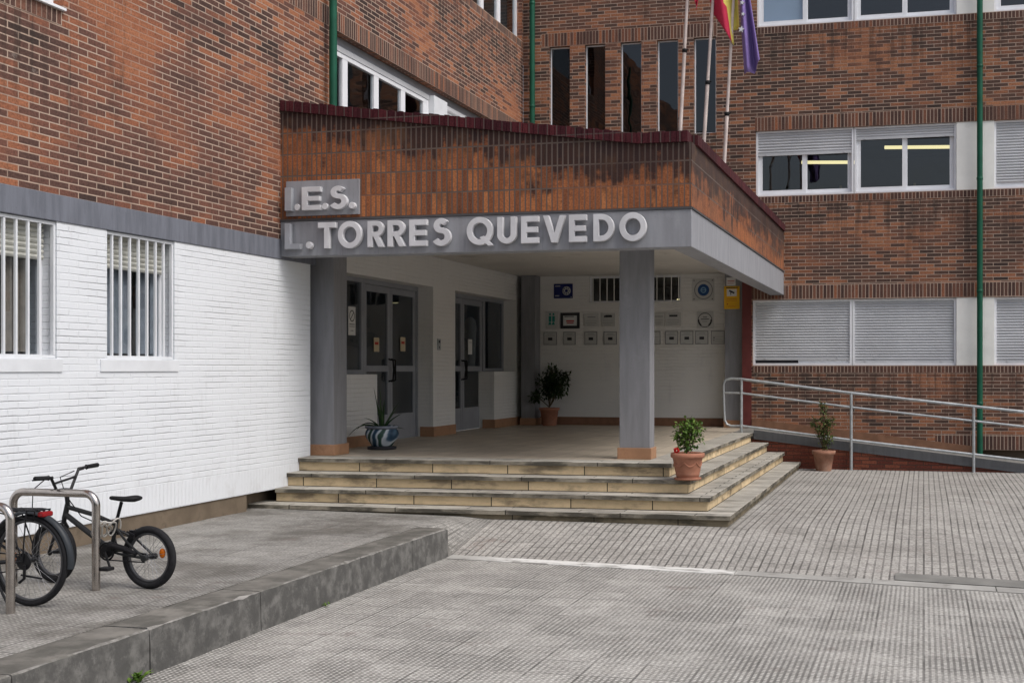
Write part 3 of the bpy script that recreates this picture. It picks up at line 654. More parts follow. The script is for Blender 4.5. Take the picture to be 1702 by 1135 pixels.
def closed(u0, u1, z0, z1, gap=0.):
    mb = MB(); frame(mb, 'B', u0, u1, z0, z1, .04, .05, .13); w = mb.build('window', M['alu'], blk)
    mb = MB(); slats(mb, 'B', u0 + .042, u1 - .042, z0 + .045 + gap, z1 - .045, .075, .05); ubox(mb, 'B', u0 + .042, u1 - .042, .066, .1, z0 + .042 + gap, z0 + .09 + gap)
    for q in (.12, .85):
        uu = u0 + (u1 - u0) * q; ubox(mb, 'B', uu, uu + .025, .055, .066, z0 + .06 + gap, z0 + .095 + gap)
    mb.build('shutter', M['shutter'], w)
    if gap:
        mb = MB(); ubox(mb, 'B', u0 + .042, u0 + (u1 - u0) * .46, .1, .13, z0 + .04, z0 + .04 + gap); mb.build('glass_strip', M['ink'], w)
        mb = MB(); ubox(mb, 'B', u0 + (u1 - u0) * .46, u1 - .042, .1, .13, z0 + .04, z0 + .04 + gap); mb.build('sill', M['alu'], w)
closed(-3.028, -1.245, 1.952, 3.138, .055); closed(-1.235, .56, 1.952, 3.138); closed(1.2, 2.97, 1.952, 3.138); closed(2.98, 4.75, 1.952, 3.138); closed(5.402, 6.898, 1.952, 3.138)
def sash(u0, u1, z0, z1, drop, blind=None):
    um = (u0 + u1) / 2; zt = z1 - max(drop, .03)
    mb = MB(); frame(mb, 'B', u0, u1, z0, z1, .035, .045, .15); w = mb.build('window', M['alu'], blk)
    for k, (a, b) in enumerate(((u0 + .037, um + .03), (um - .03, u1 - .037))):
        d = .085 + .032 * k; mb = MB(); frame(mb, 'B', a, b, z0 + .037, z1 - .037, .075, d, d + .028); mb.build('sash', M['alu'], w)
        panes('B', [(a + .075, b - .075)], z0 + .112, z1 - .112, d + .01, w)
    if drop > .05:
        mb = MB(); slats(mb, 'B', u0 + .037, u1 - .037, z1 - drop, z1 - .037, .06, .05); ubox(mb, 'B', u0 + .037, u1 - .037, .05, .083, z1 - drop - .05, z1 - drop - .001)
        for q in (.1, .9):
            uu = u0 + (u1 - u0) * q; ubox(mb, 'B', uu, uu + .025, .038, .05, z1 - drop - .045, z1 - drop - .01)
        mb.build('shutter', M['shutter'], w)
    return w
sash(-2.968, -1.215, 5.022, 6.208, .40); sash(-1.205, .56, 5.022, 6.208, .18); w = sash(1.2, 2.97, 5.022, 6.208, .0)
mb = MB(); slats(mb, 'B', 1.24, 2.93, 5.13, 6.17, .06, .05); mb.build('shutter', M['shutter'], w)
sash(2.98, 4.75, 5.022, 6.208, .3)
for a, b, bl in ((-2.948, -1.215, 1), (-1.205, .56, 0), (1.2, 2.97, 0), (2.98, 4.75, 0)):
    w = sash(a, b, 8.102, 9.298, .0)
    if bl:
        mb = MB(); ubox(mb, 'B', a + .1, (a + b) / 2 - .05, .137, .142, 8.15, 9.25); mb.build('blind', M['roller'], w)
room('B', -3.2, 6.8, 4.0, 6.8, 7, .31, blk, M['room']); room('B', -3.2, 6.8, 7.2, 9.6, 6, .31, blk, M['room'])
for (a, b, d, z) in ((-2.45, -1.35, 3.2, 6.15), (-.75, .55, 2.6, 6.28)): lamp('B', a, b, d, d + .25, z, blk)
mb = MB()                                                                        # classroom shelving seen through the glass
for z in (5.15, 5.45): ubox(mb, 'B', -2.0, .6, 3.6, 3.95, z, z + .035)
for u in (-1.7, -.2): ubox(mb, 'B', u, u + .05, 3.56, 3.6, 4.02, 5.7)
mb.build('shelf', M['cream'], blk)
for a, b in SL:
    mb = MB(); frame(mb, 'B', a + .002, b - .002, 6.222, 7.983, .022, .09, .13); w = mb.build('window', M['alu'] , blk)
    panes('B', [(a + .024, b - .024)], 6.245, 7.96, .105, w, M['glass_dark'])
room('B', -7.3, -3.4, 5.6, 8.6, 5, .31, blk, M['room'], name='stairwell')
mb = MB(); mb.hexa([P('B', -7, 2.2, 5.7), P('B', -3.6, 2.2, 7.6), P('B', -3.6, 2.2, 7.9), P('B', -7, 2.2, 6.0)], [P('B', -7, 3.2, 5.7), P('B', -3.6, 3.2, 7.6), P('B', -3.6, 3.2, 7.9), P('B', -7, 3.2, 6.0)]); mb.build('stair_flight', M['curtain'], blk)
# porch back wall (painted brick) with barred strip window
G = (-6.25, -4.46, 3.16, 3.66)
mb = MB(); wall(mb, 'B', -7.9, -3.0, FZ - .3, 3.72, [G], .26, 22.55); mb.build('porch_wall', M['whiteP'], blk)
mb = MB(); ubox(mb, 'B', -7.3, -3.2, -.015, -.0005, FZ, .965, base=22.55); mb.build('skirting', M['skirt_tile'], blk)
mb = MB(); frame(mb, 'B', G[0] + .002, G[1] - .002, G[2] + .002, G[3] - .002, .03, .05, .09, base=22.55)
w = mb.build('window', M['alu'], blk); panes('B', [(G[0] + .03, G[1] - .03)], G[2] + .03, G[3] - .03, .065, w, base=22.55)
mb = MB()
for k in range(13): mb.box(G[0] + .06 + k * .14, G[0] + .075 + k * .14, 22.56, 22.575, G[2] + .003, G[3] - .003)
mb.build('grille', M['panel'], w)
room('B', -6.6, -4.0, 2.2, 3.7, 4, .27, blk, M['room'], base=22.55); lamp('B', -4.85, -4.55, 1.6, 1.6, 3.27, blk, base=22.55)
mb = MB(); mb.box(-3.218, -3.045, BY - .005, BY + .5, FZ, 3.7); mb.build('pilaster', M['redpaint'], blk)

# ---------------------------------------------------------------- the entrance canopy
can = thing('entrance_canopy', 'projecting entrance canopy with weathered orange brick parapet over grey concrete beam', 'canopy', (-4.9, 13.08, 0))
YF, XR = 13.05, -2.46
def ctop(x): return 4.37 + max(0, -.133 * (x + 3.05))
def par_front():
    mb = MB(); n = 24; xs = [AX + (XR - AX) * i / n for i in range(n + 1)]
    f0 = mb.vs([(x, YF, 3.66) for x in xs]); f1 = mb.vs([(x, YF, ctop(x)) for x in xs]); b0 = mb.vs([(x, YF + .2, 3.66) for x in xs]); b1 = mb.vs([(x, YF + .2, ctop(x)) for x in xs])
    for i in range(n):
        mb.face((f0 + i, f0 + i + 1, f1 + i + 1, f1 + i)); mb.face((b0 + i + 1, b0 + i, b1 + i, b1 + i + 1)); mb.face((f1 + i, f1 + i + 1, b1 + i + 1, b1 + i)); mb.face((b0 + i, b0 + i + 1, f0 + i + 1, f0 + i))
    mb.face((f0, f1, b1, b0)); mb.face((f0 + n, b0 + n, b1 + n, f1 + n))
    mb.box(XR - .2, XR, YF + .202, BY - .002, 3.66, 4.37)
    return mb
par_front().build('parapet', M['parapet'], can)
mb = MB(); x = AX + .01; rc = random.Random(5)
while x < XR - .04:                                                              # rowlock coping bricks, each slightly off
    x1 = min(x + .063, XR + .02); j = rc.uniform(-.007, .007); a, b = ctop(x) + .002, ctop(x1 - .006) + .002
    mb.hexa([(x, YF - .03, a), (x1 - .006, YF - .03, b), (x1 - .006, YF + .22, b), (x, YF + .22, a)], [(x, YF - .03, a + .118 + j), (x1 - .006, YF - .03, b + .118 + j), (x1 - .006, YF + .22, b + .118 + j), (x, YF + .22, a + .118 + j)])
    x = x1
y = YF + .225
while y < BY - .05:
    j = rc.uniform(-.006, .006); mb.box(XR - .23, XR + .03, y, y + .057, 4.372, 4.488 + j); y += .063
mb.build('coping', M['coping'], can)
mb = MB(); mb.box(AX, XR, YF - .012, YF + .012, 3.638, 3.658); mb.box(XR - .01, XR + .014, YF + .0125, BY - .002, 3.638, 3.658); mb.build('flashing', M['flash'], can)
mb = MB(); mb.box(AX + .001, XR, YF, YF + .26, 3.225, 3.637); mb.box(XR - .25, XR, YF + .2605, BY - .002, 3.225, 3.637); mb.build('beam', M['lintel'], can, .006)
mb = MB(); mb.box(-7.6, XR - .2505, YF + .261, 22.54, 3.68, 3.9); mb.build('ceiling', M['ceiling'], can)
mb = MB(); mb.box(AX + .002, XR - .202, YF + .202, BY - .003, 3.905, 4.0); mb.build('roof_slab', M['slab'], can)
mb = MB(); mb.tube([(-5.6, 17.2, 3.67), (-4.6, 16.4, 3.67)], .02, 8); mb.tube([(-6.4, 16.6, 3.67), (-4.9, 17.4, 3.67)], .015, 8); mb.build('conduit', M['ceiling'], can)
for (x0, x1, y0, y1, zt) in ((-7.49, -7.17, 13.9, 14.26, 3.68), (-3.56, -3.185, 14.2, 14.45, 3.68), (-7.51, -7.235, 22.2, 22.54, 3.68), (-3.56, -3.222, 22.2, 22.54, 3.68)):
    mb = MB(); mb.box(x0, x1, y0, y1, FZ + .002, zt); c = mb.build('column', M['column'], can, .004)
    mb = MB(); e = .022
    mb.prism([(x0 - e, y0 - e), (x1 + e, y0 - e), (x1 + e, y1 + e), (x0 - e, y1 + e)], FZ + .001, .945); mb.build('column_base', M['base_tile'], c, .004)

# raised lettering -------------------------------------------------------------
def arc(cx, cy, r, a0, a1, n=24, ry=None): return [(cx + r * math.cos(math.radians(a0 + (a1 - a0) * i / n)), cy + (ry or r) * math.sin(math.radians(a0 + (a1 - a0) * i / n))) for i in range(n + 1)]
def band(path, w):
    L, R = [], []
    for i, p in enumerate(path):
        a, b = path[max(0, i - 1)], path[min(len(path) - 1, i + 1)]; d = math.hypot(b[0] - a[0], b[1] - a[1]); nx, ny = -(b[1] - a[1]) / d * w / 2, (b[0] - a[0]) / d * w / 2
        L.append((p[0] + nx, p[1] + ny)); R.append((p[0] - nx, p[1] - ny))
    return L + R[::-1]
T = .19
rect = lambda a, b, c, d: [(a, c), (b, c), (b, d), (a, d)]
GL = {
 'I': (T, [rect(0, T, 0, 1)]), 'L': (.58, [[(0, 0), (.58, 0), (.58, T), (T, T), (T, 1), (0, 1)]]), 'T': (.70, [[(.255, 0), (.445, 0), (.445, 1 - T), (.70, 1 - T), (.70, 1), (0, 1), (0, 1 - T), (.255, 1 - T)]]),
 'E': (.64, [[(0, 0), (.64, 0), (.64, T), (T, T), (T, .41), (.6, .41), (.6, .59), (T, .59), (T, 1 - T), (.64, 1 - T), (.64, 1), (0, 1)]]),
 'O': (1., [arc(.5, .5, .5, 0, 360, 48)[:-1], arc(.5, .5, .31, 0, 360, 40)[:-1]]),
 'Q': (1., [arc(.5, .5, .5, 0, 360, 48)[:-1], arc(.5, .5, .31, 0, 360, 40)[:-1]]),
 'D': (.78, [[(0, 0), (.30, 0)] + arc(.30, .5, .48, -90, 90, 30, .5) + [(0, 1)], [(T, T), (.30, T)] + arc(.30, .5, .29, -90, 90, 24, .31) + [(T, 1 - T)]]),
 'U': (.70, [[(0, 1), (0, .35)] + arc(.35, .35, .35, 180, 360, 28) + [(.70, 1), (.70 - T, 1), (.70 - T, .35)] + arc(.35, .35, .35 - T, 0, -180, 24) + [(T, 1)]]),
 'V': (.86, [[(.33, 0), (.53, 0), (.86, 1), (.66, 1), (.43, .30), (.20, 1), (0, 1)]]),
 'R': (.68, [[(0, 0), (T, 0), (T, .40), (.26, .40), (.46, 0), (.68, 0), (.455, .425)] + arc(.36, .70, .30, -70, 90, 20) + [(0, 1)], [(T, .57), (.36, .57)] + arc(.36, .70, .13, -90, 90, 16) + [(T, .83)]]),
 'S': (.66, [band(arc(.325, .735, .17, 35, 270, 26) [:-1] + arc(.325, .33, .235, 90, -150, 30), T)]),
 '.': (.26, [arc(.13, .13, .13, 0, 360, 20)[:-1]]),
}
def letter(ch, x0, x1, z0, z1, mat, parent, y=YF - .022, depth=.055):
    w, polys = GL[ch]; cu = bpy.data.curves.new('l', 'CURVE'); cu.dimensions = '2D'; cu.fill_mode = 'BOTH'; cu.extrude = depth / 2; cu.bevel_depth = .003
    def add(pts):
        s = cu.splines.new('POLY'); s.points.add(len(pts) - 1); s.use_cyclic_u = True
        for q, (a, b) in zip(s.points, pts): q.co = (a / w * (x1 - x0), b * (z1 - z0), 0, 1)
    for pl in polys: add(pl)
    ob = bpy.data.objects.new('l', cu); COL.objects.link(ob)
    me = bpy.data.meshes.new_from_object(ob.evaluated_get(bpy.context.evaluated_depsgraph_get())); bpy.data.objects.remove(ob)
    mbx = MB()
    for f in me.polygons: mbx.poly([(x0 + me.vertices[i].co.x, y - depth / 2 - me.vertices[i].co.z, z0 + me.vertices[i].co.y) for i in f.vertices])
    if ch == 'Q':
        k = (x1 - x0); mbx.hexa([(x0 + k * .5, y - depth - .004, z0 + .27 * (z1 - z0)), (x0 + k * .66, y - depth - .004, z0 + .32 * (z1 - z0)), (x0 + k * 1.02, y - depth - .004, z0 - .02 * (z1 - z0)), (x0 + k * .84, y - depth - .004, z0 - .04 * (z1 - z0))],
            [(x0 + k * .5, y, z0 + .27 * (z1 - z0)), (x0 + k * .66, y, z0 + .32 * (z1 - z0)), (x0 + k * 1.02, y, z0 - .02 * (z1 - z0)), (x0 + k * .84, y, z0 - .04 * (z1 - z0))])
    return mbx.build('letter', mat, parent)
name = thing('name_lettering', 'raised light grey capitals in one long line along the canopy beam', 'lettering', (-5.1, YF, 3.3))
row = [('L', -7.32, -7.123), ('.', -7.045, -6.975), ('T', -6.89, -6.673), ('O', -6.635, -6.343), ('R', -6.26, -6.063), ('R', -6.01, -5.799), ('E', -5.74, -5.531), ('S', -5.461, -5.239), ('Q', -5.038, -4.733), ('U', -4.672, -4.453), ('E', -4.389, -4.19), ('V', -4.129, -3.879), ('E', -3.83, -3.635), ('D', -3.548, -3.32), ('O', -3.252, -2.955)]
for ch, a, b in row:
    e = .008 if ch in 'OQS' else 0
    letter(ch, a, b, 3.305 - e, (3.60 if ch != '.' else 3.305 + .075 / .26) + e, M['letter_dark' if ch == 'L' else 'letter'], name)
brd = thing('name_board', 'grey board with raised initials fixed above the canopy beam at its left end', 'sign', (-6.85, YF, 3.7))
mb = MB(); mb.box(-7.33, -6.39, YF - .035, YF - .002, 3.695, 4.105); mb.build('board', M['lintel'], brd, .003)
for ch, a, b in [('I', -7.312, -7.233), ('.', -7.186, -7.125), ('E', -7.092, -6.859), ('.', -6.828, -6.765), ('S', -6.742, -6.519), ('.', -6.49, -6.42)]:
    letter(ch, a, b, 3.755, 4.02 if ch != '.' else 3.755 + .07 / .26, M['letter_dark' if ch == 'I' else 'letter'], brd, YF - .035)

# ---------------------------------------------------------------- steps and porch floor
st = thing('entrance_steps', 'four weathered stone steps wrapping round the porch floor', 'steps', (-4.8, 13, .2))
S = [(.33, 12.66, 12.83, -2.0), (.49, 12.92, 13.12, -2.27), (.65, 13.19, 13.40, -2.54), (FZ, 13.46, 13.67, -2.81)]
for k, (z, yl, yr, xr) in enumerate(S):
    zb = z - .17 if k else .05; xl = AX - .28 if k == 0 else AX + .002; e = .032
    mb = MB()
    # riser block
    mb.prism([(xl, yl + e), (xr - e, yr + e), (xr - e, 20.49), (xl, 20.49)] if k < 3 else [(xl, yl + e), (xr - e, yr + e), (xr - e, 20.49), (xl, 20.49)], zb, z - .052, 0, False)
    if k < 3:                                                                    # tread slab as an L, its edge the dark nosing
        W_ = .42; out = [(xl, yl), (xr, yr), (xr, 20.495), (xr - W_, 20.495), (xr - W_, yr + W_), (xl, yl + W_)]
    else:
        W_ = .36; out = [(xl, yl), (xr, yr), (xr, 20.495), (xr - W_, 20.495), (xr - W_, yr + W_), (xl, yl + W_)]
    n = len(out); i0 = mb.vs([(x, y, z - .05) for x, y in out] + [(x, y, z - .004) for x, y in out])
    for q in range(n): mb.face((i0 + q, i0 + (q + 1) % n, i0 + n + (q + 1) % n, i0 + n + q), 1)
    ins = [(xl, yl + .006), (xr - .006, yr + .006), (xr - .006, 20.49), (xr - W_, 20.49), (xr - W_, yr + W_), (xl, yl + W_)]
    i1 = mb.vs([(x, y, z) for x, y in ins])
    for q in range(n): mb.face((i0 + n + q, i0 + n + (q + 1) % n, i1 + (q + 1) % n, i1 + q), 2)
    # the L-shaped top as two quads, narrow front groove modelled by a second strip
    mb.face((i1, i1 + 1, i1 + 4, i1 + 5), 2); mb.face((i1 + 1, i1 + 2, i1 + 3, i1 + 4), 2)
    mb.face((i0 + 5, i0 + 4, i0 + 1, i0), 1); mb.face((i0 + 4, i0 + 3, i0 + 2, i0 + 1), 1)
    mb.build('step', [M['riser_low' if k == 0 else 'riser'], M['nosing'], M['tread']], st)
mb = MB(); mb.prism([(-7.9, 13.86), (-7.42, 13.822), (-3.172, 14.032), (-3.172, 22.6), (-7.9, 22.6)], FZ - .06, FZ - .0005, 0, False)
mb.build('porch_floor', M['floor'], st)

# ---------------------------------------------------------------- ramp and handrail
rp = thing('access_ramp', 'sloping access ramp with grey edge and red brick side wall', 'ramp', (-1, 20.5, .2))
rz = lambda x: .81 - .113 * (x + 2.9)
x0, x1 = -3.165, 2.35
def slope(mb, xa, xb, ya, yb, lo, hi, f0=None):
    a0, b0 = (f0, f0) if f0 is not None else (rz(xa) + lo, rz(xb) + lo)
    mb.hexa([(xa, ya, a0), (xb, ya, b0), (xb, yb, b0), (xa, yb, a0)], [(xa, ya, rz(xa) + hi), (xb, ya, rz(xb) + hi), (xb, yb, rz(xb) + hi), (xa, yb, rz(xa) + hi)])
mb = MB(); mb.hexa([(-3.165, 20.62, .5), (-2.9, 20.62, .5), (-2.9, 22.2, .5), (-3.165, 22.2, .5)], [(-3.165, 20.62, .81), (-2.9, 20.62, .81), (-2.9, 22.2, .81), (-3.165, 22.2, .81)])
slope(mb, -2.898, x1, 20.62, BY - .002, -.1, 0); mb.build('ramp_slab', M['slab'], rp)
mb = MB(); slope(mb, -2.8, x1, 20.52, 20.618, -.095, .055); mb.build('ramp_edge', M['edge'], rp)
mb = MB(); slope(mb, -2.84, x1, 20.54, 20.616, 0, -.097, .05); mb.build('ramp_wall', M['ramp_brick'], rp)
mb = MB(); slope(mb, -3.04, .93, BY - .02, BY - .001, .015, .155); mb.build('skirting', M['skirt_tile'], rp)
hr = thing('handrail', 'galvanised tube handrail along the access ramp', 'handrail', (-1, 20.49, .2))
YR = 20.46
rail = lambda off: [(-3.0, YR, 1.716 + off), (-1.166, YR, 1.49 + off), (.79, YR, 1.283 + off), (3.0, YR, 1.05 + off)]
loop = [(-3.0, YR, 1.716), (-3.18, YR, 1.725), (-3.27, YR, 1.70), (-3.305, YR, 1.63), (-3.30, YR, 1.3), (-3.285, YR, 1.02), (-3.25, YR, .95), (-3.17, YR, .92), (-3.0, YR, .925)]
mb = MB(); mb.tube(rail(0), .024, 10); mb.build('rail', M['galv'], hr)
mb = MB(); mb.tube(rail(-.236), .019, 10); mb.tube([(-3.0, YR, 1.48), (-3.29, YR, 1.485)], .017, 8); mb.build('rail', M['galv'], hr)
mb = MB(); mb.tube([(-3.0, YR, .925), (-1.166, YR, .71), (.79, YR, .505), (3.0, YR, .275)], .022, 10); mb.build('rail', M['galv'], hr)
mb = MB(); mb.tube(loop, .022, 10); mb.build('end_loop', M['galv'], hr)
for x, zb, zt in ((-3.0, .80, 1.716), (-1.166, .2, 1.49), (.79, .2, 1.283), (2.8, .2, 1.07)):
    mb = MB(); mb.tube([(x, YR, zb), (x, YR, zt)], .026, 10); mb.build('post', M['galv'], hr)

# ---------------------------------------------------------------- drainpipes
def pipe(x, y, z0, z1, label, off):
    t = thing('drainpipe', label, 'drainpipe', (x, y, z0), 'green drainpipes')
    mb = MB(); mb.tube([(x, y, z0), (x, y, z1)], .05, 14); mb.build('pipe', M['green'], t)
    z = z0 + .9
    while z < z1:
        mb = MB(); mb.lathe([(.051, -.025), (.056, -.02), (.056, .02), (.051, .025)], (x, y, z), 14)
        a, b = (x + off[0] * .05, y + off[1] * .05), (x + off[0] * .11, y + off[1] * .11)
        mb.tube([(*a, z), (*b, z)], .01, 6); mb.build('bracket', M['green'], t); z += 1.95
pipe(.95, 21.94, .39, 9.6, 'green drainpipe crossing the rear wall between the shuttered windows', (0, 1))
pipe(-7.2, 21.93, 4.0, 9.6, 'green drainpipe in the inner corner beside the slit windows', (0, 1))
pipe(-7.30, 14.14, 4.0, 9.6, 'green drainpipe on the left wing above the canopy parapet', (-1, 0))

# ---------------------------------------------------------------- flagpoles and flags
for (xb, zl, xt, ring, lab) in ((-3.372, 5.2, -3.10, 6.415, 'leftmost bare pinkish flagpole standing in front of the slit windows'), (-3.02, 5.2, -2.70, 5.942, 'middle flagpole carrying the red and yellow flag'), (-2.735, 4.8, -2.45, 5.484, 'rightmost flagpole carrying the purple starred flag')):
    t = thing('flagpole', lab, 'flagpole', (xb - .06, 17, 4.0), 'flagpoles behind the canopy parapet')
    dz = 9.8 - zl; g = (xt - xb) / 5.0; X = lambda z: xb + g * (z - zl)
    mb = MB(); mb.tube([(X(4.0), 17, 4.0), (X(ring), 17, ring)], .026, 10); mb.tube([(X(ring), 17, ring), (X(9.6), 17, 9.6)], .022, 10); mb.build('pole', M['pole'], t)
    mb = MB(); mb.lathe([(.02, -.03), (.036, -.022), (.036, .022), (.02, .03)], (X(ring), 17, ring), 12); mb.tube([(X(ring) + .03, 17, ring), (X(ring) + .055, 16.99, ring + .02)], .008, 6); mb.build('collar', M['black'], t)
def clothmat(name, rgb):
    m, nt, b = newmat(name); co = objco(nt)
    put(nt, b.inputs['Base Color'], mixc(nt, noise(nt, co, 5, 3), tuple(c * .85 for c in rgb), rgb)); b.inputs['Roughness'].default_value = .75
    bump(nt, b, noise(nt, co, 7, 3), .5, .02)
    return m
RED, YEL, PUR = clothmat('red_cloth', (.60, .04, .09)), clothmat('yellow_cloth', (.80, .68, .16)), clothmat('purple_cloth', (.24, .17, .42))
def flag(label, xl, xr, ztop, zb, mats, mi, ph, amp=.07, nx=26, nz=34, waves=2.5, back=0.):
    mb = MB(); ix = []
    for i in range(nx + 1):
        t = i / nx; col = []
        for j in range(nz + 1):
            s = j / nz; z = ztop + (zb(t) - ztop) * s; w = s ** .8
            x = xl(z) + (xr(z) - xl(z)) * t; y = 16.95 + back + amp * (.35 + w) * math.sin(t * waves * pi + ph + s * 1.3) + .03 * math.sin(s * 7 + t * 3)
            col.append((x, y, z))
        ix.append(mb.vs(col))
    for i in range(nx):
        for j in range(nz): mb.face((ix[i] + j, ix[i + 1] + j, ix[i + 1] + j + 1, ix[i] + j + 1), mi((i + .5) / nx, (j + .5) / nz), True)
    o = mb.build('flag', mats); m = o.modifiers.new('Solidify', 'SOLIDIFY'); m.thickness = .004
    return tag(o, label, 'flag', 'flags hanging from the poles')
lin = lambda a, za, b, zb_: (lambda z: a + (b - a) * (z - za) / (zb_ - za))
flag('red tip of a flag hanging at the very top beside the leftmost pole', lin(-3.18, 7.0, -3.12, 8.6), lin(-3.12, 7.0, -2.85, 8.6), 8.6, lambda t: 7.18 - .22 * t, [RED], lambda t, s: 0, .5, .04)
flag('red and yellow flag hanging in folds from the middle pole', lin(-2.80, 6.50, -2.965, 7.2), lin(-2.50, 6.5, -2.55, 7.2), 8.9, lambda t: 6.93 - .48 * min(1, t / .62) + (.20 + .02 * t if t > .66 else 0), [RED, YEL], lambda t, s: 1 if t > .56 or (t > .30 and s < .80 and t > .30 + (s - .62) * 1.2) else 0, .2, .06)
fe = flag('purple flag with white stars hanging limp from the rightmost pole', lin(-2.45, 6.05, -2.52, 7.2), lin(-2.22, 6.2, -2.38, 7.2), 8.9, lambda t: 6.04 + .35 * max(0, t - .55), [PUR], lambda t, s: 0, 1.1, .055, waves=3.)
for (sx, szz, r) in ((-2.475, 6.63, .045), (-2.462, 7.0, .035), (-2.45, 6.84, .03), (-2.44, 7.3, .045)):
    mb = MB(); a = mb.vs([(sx + (r if k % 2 == 0 else r * .42) * math.sin(k * pi / 5 + .2), 16.855, szz + (r if k % 2 == 0 else r * .42) * math.cos(k * pi / 5 + .2)) for k in range(10)]); b = mb.vs([(p[0], 16.90, p[2]) for p in mb.v[a:a + 10]])
    mb.face([a + k for k in range(10)])
    for k in range(10): mb.face((a + k, a + (k + 1) % 10, b + (k + 1) % 10, b + k))
    mb.build('star', M['white'], fe)

# ---------------------------------------------------------------- plaques and notices of the porch
WY = 22.55
def plaque(name, label, cat, x0, x1, z0, z1, mat, group=None, edge=None, y=WY, th=.014):
    t = thing(name, label, cat, ((x0 + x1) / 2, y, z0), group)
    mb = MB(); mb.box(x0, x1, y - .004 - th, y - .004, z0, z1); mb.build('sheet', mat, t, .002)
    if edge:
        mb = MB(); w = edge[1]; yy = y - .004 - th
        for a, b, c, d in ((x0, x1, z0, z0 + w), (x0, x1, z1 - w, z1), (x0, x0 + w, z0 + w, z1 - w), (x1 - w, x1, z0 + w, z1 - w)): mb.box(a, b, yy - .006, yy - .0005, c, d)
        mb.build('frame', edge[0], t)
    return t, y - .004 - th
def lines(t, y, rows, mat, nm='print'):
    mb = MB()
    for a, b, c, d in rows: mb.box(a, b, y - .002, y - .0004, c, d)
    return mb.build(nm, mat, t)
def disc(t, y, cx, cz, r, mat, nm, r0=0., dy=.003, n=40):
    mb = MB()
    if r0: mb.lathe([(r0, 0), (r0, -dy), (r, -dy), (r, 0)], (cx, y - .0005, cz), n, ax='y'); mb.f = mb.f[:-2]; mb.m = mb.m[:-2]; mb.sm = mb.sm[:-2]
    else: mb.lathe([(r, 0), (r, -dy)], (cx, y - .0005, cz), n, ax='y')
    return mb.build(nm, mat, t)
GP = 'plaques on the porch back wall'
t, y = plaque('wall_plaque', 'dark blue rectangular board with pale ring, top left of porch back wall', 'plaque', -6.96, -6.58, 3.25, 3.53, M['navy'], GP)
disc(t, y, -6.705, 3.395, .085, M['acrylic'], 'ring', .03); lines(t, y, [(-6.93, -6.83, 3.48, 3.495), (-6.93, -6.85, 3.29, 3.31), (-6.62, -6.60, 3.265, 3.28)], M['acrylic'])
for k in range(8):
    a = k * pi / 4; disc(t, y - .0035, -6.705 + .058 * math.cos(a), 3.395 + .058 * math.sin(a), .012, M['navy'], 'dot', 0, .003, 10)
t, y = plaque('wall_plaque', 'clear square plaque with blue disc beside the yellow sign', 'plaque', -4.233, -3.82, 3.165, 3.58, M['acrylic'], GP)
disc(t, y, -4.02, 3.37, .175, M['acrylic_edge'], 'ring', .162); disc(t, y, -4.02, 3.37, .11, M['blue'], 'disc'); disc(t, y - .004, -4.02, 3.37, .055, M['skyblue'], 'emblem', .035); lines(t, y - .004, [(-4.055, -3.985, 3.362, 3.378)], M['skyblue'], 'emblem')
for a, b in ((-4.2, 3.2), (-4.2, 3.55), (-3.85, 3.2), (-3.85, 3.55)): disc(t, y, a, b, .011, M['ink'], 'screw', 0, .004, 10)
t, y = plaque('wall_plaque', 'pale plaque with two green figures, left end of middle row', 'plaque', -7.12, -6.88, 2.66, 3.0, M['acrylic'], GP)
mb = MB()
for cx, s in ((-7.035, 1), (-6.965, -1)):
    mb.lathe([(.02, 0), (.02, -.003)], (cx, y - .0005, 2.945), 14, ax='y'); mb.box(cx - .027, cx + .027, y - .003, y - .0005, 2.80, 2.91); mb.hexa([(cx - .04, y - .003, 2.74), (cx + .03, y - .003, 2.74), (cx + .012, y - .003, 2.795), (cx - .015, y - .003, 2.795)], [(cx - .04, y - .0005, 2.74), (cx + .03, y - .0005, 2.74), (cx + .012, y - .0005, 2.795), (cx - .015, y - .0005, 2.795)])
mb.build('figures', M['teal'], t)
t, y = plaque('wall_plaque', 'certificate in a thick black frame in the middle row', 'framed certificate', -6.825, -6.438, 2.666, 2.971, M['paper'], GP, (M['ink'], .055))
lines(t, y, [(-6.74, -6.55, 2.89, 2.905)], M['ink']); lines(t, y, [(-6.71, -6.55, 2.80, 2.825), (-6.70, -6.56, 2.765, 2.785)], M['red'], 'heading')
for i, (a, b, lab, dk) in enumerate(((-6.341, -6.065, 'pale plaque with thin grey heading beside the black framed certificate', 0), (-6.006, -5.743, 'pale plaque with heavy dark heading left of the free-standing column', 1), (-4.988, -4.767, 'pale plaque with a small triangle heading just right of the column', 0), (-4.743, -4.453, 'pale plaque with a slanted dark logo, right of the triangle plaque', 2))):
    t, y = plaque('wall_plaque', lab, 'plaque', a, b, 2.70, 2.955, M['acrylic'], GP)
    m_ = (a + b) / 2
    lines(t, y, [(m_ - .08, m_ + .08, 2.875, 2.89 + .02 * (dk > 0))] + ([(m_ - .05, m_ + .07, 2.91, 2.92)] if dk == 1 else []), M['ink'] if dk else M['acrylic_edge'])
    lines(t, y, [(a + .03, b - .03, 2.81, 2.815), (a + .02, b - .04, 2.765, 2.772), (a + .05, b - .07, 2.73, 2.736)], M['acrylic_edge'], 'print')
t, y = plaque('wall_plaque', 'pale plaque with round black bordered seal, right end of middle row', 'plaque', -4.15, -3.835, 2.65, 2.96, M['acrylic'], GP)
disc(t, y, -3.992, 2.805, .137, M['ink'], 'seal', .125); lines(t, y, [(-4.03, -3.955, 2.855, 2.868), (-4.07, -3.915, 2.815, 2.83), (-4.045, -3.945, 2.775, 2.781)], M['ink'])
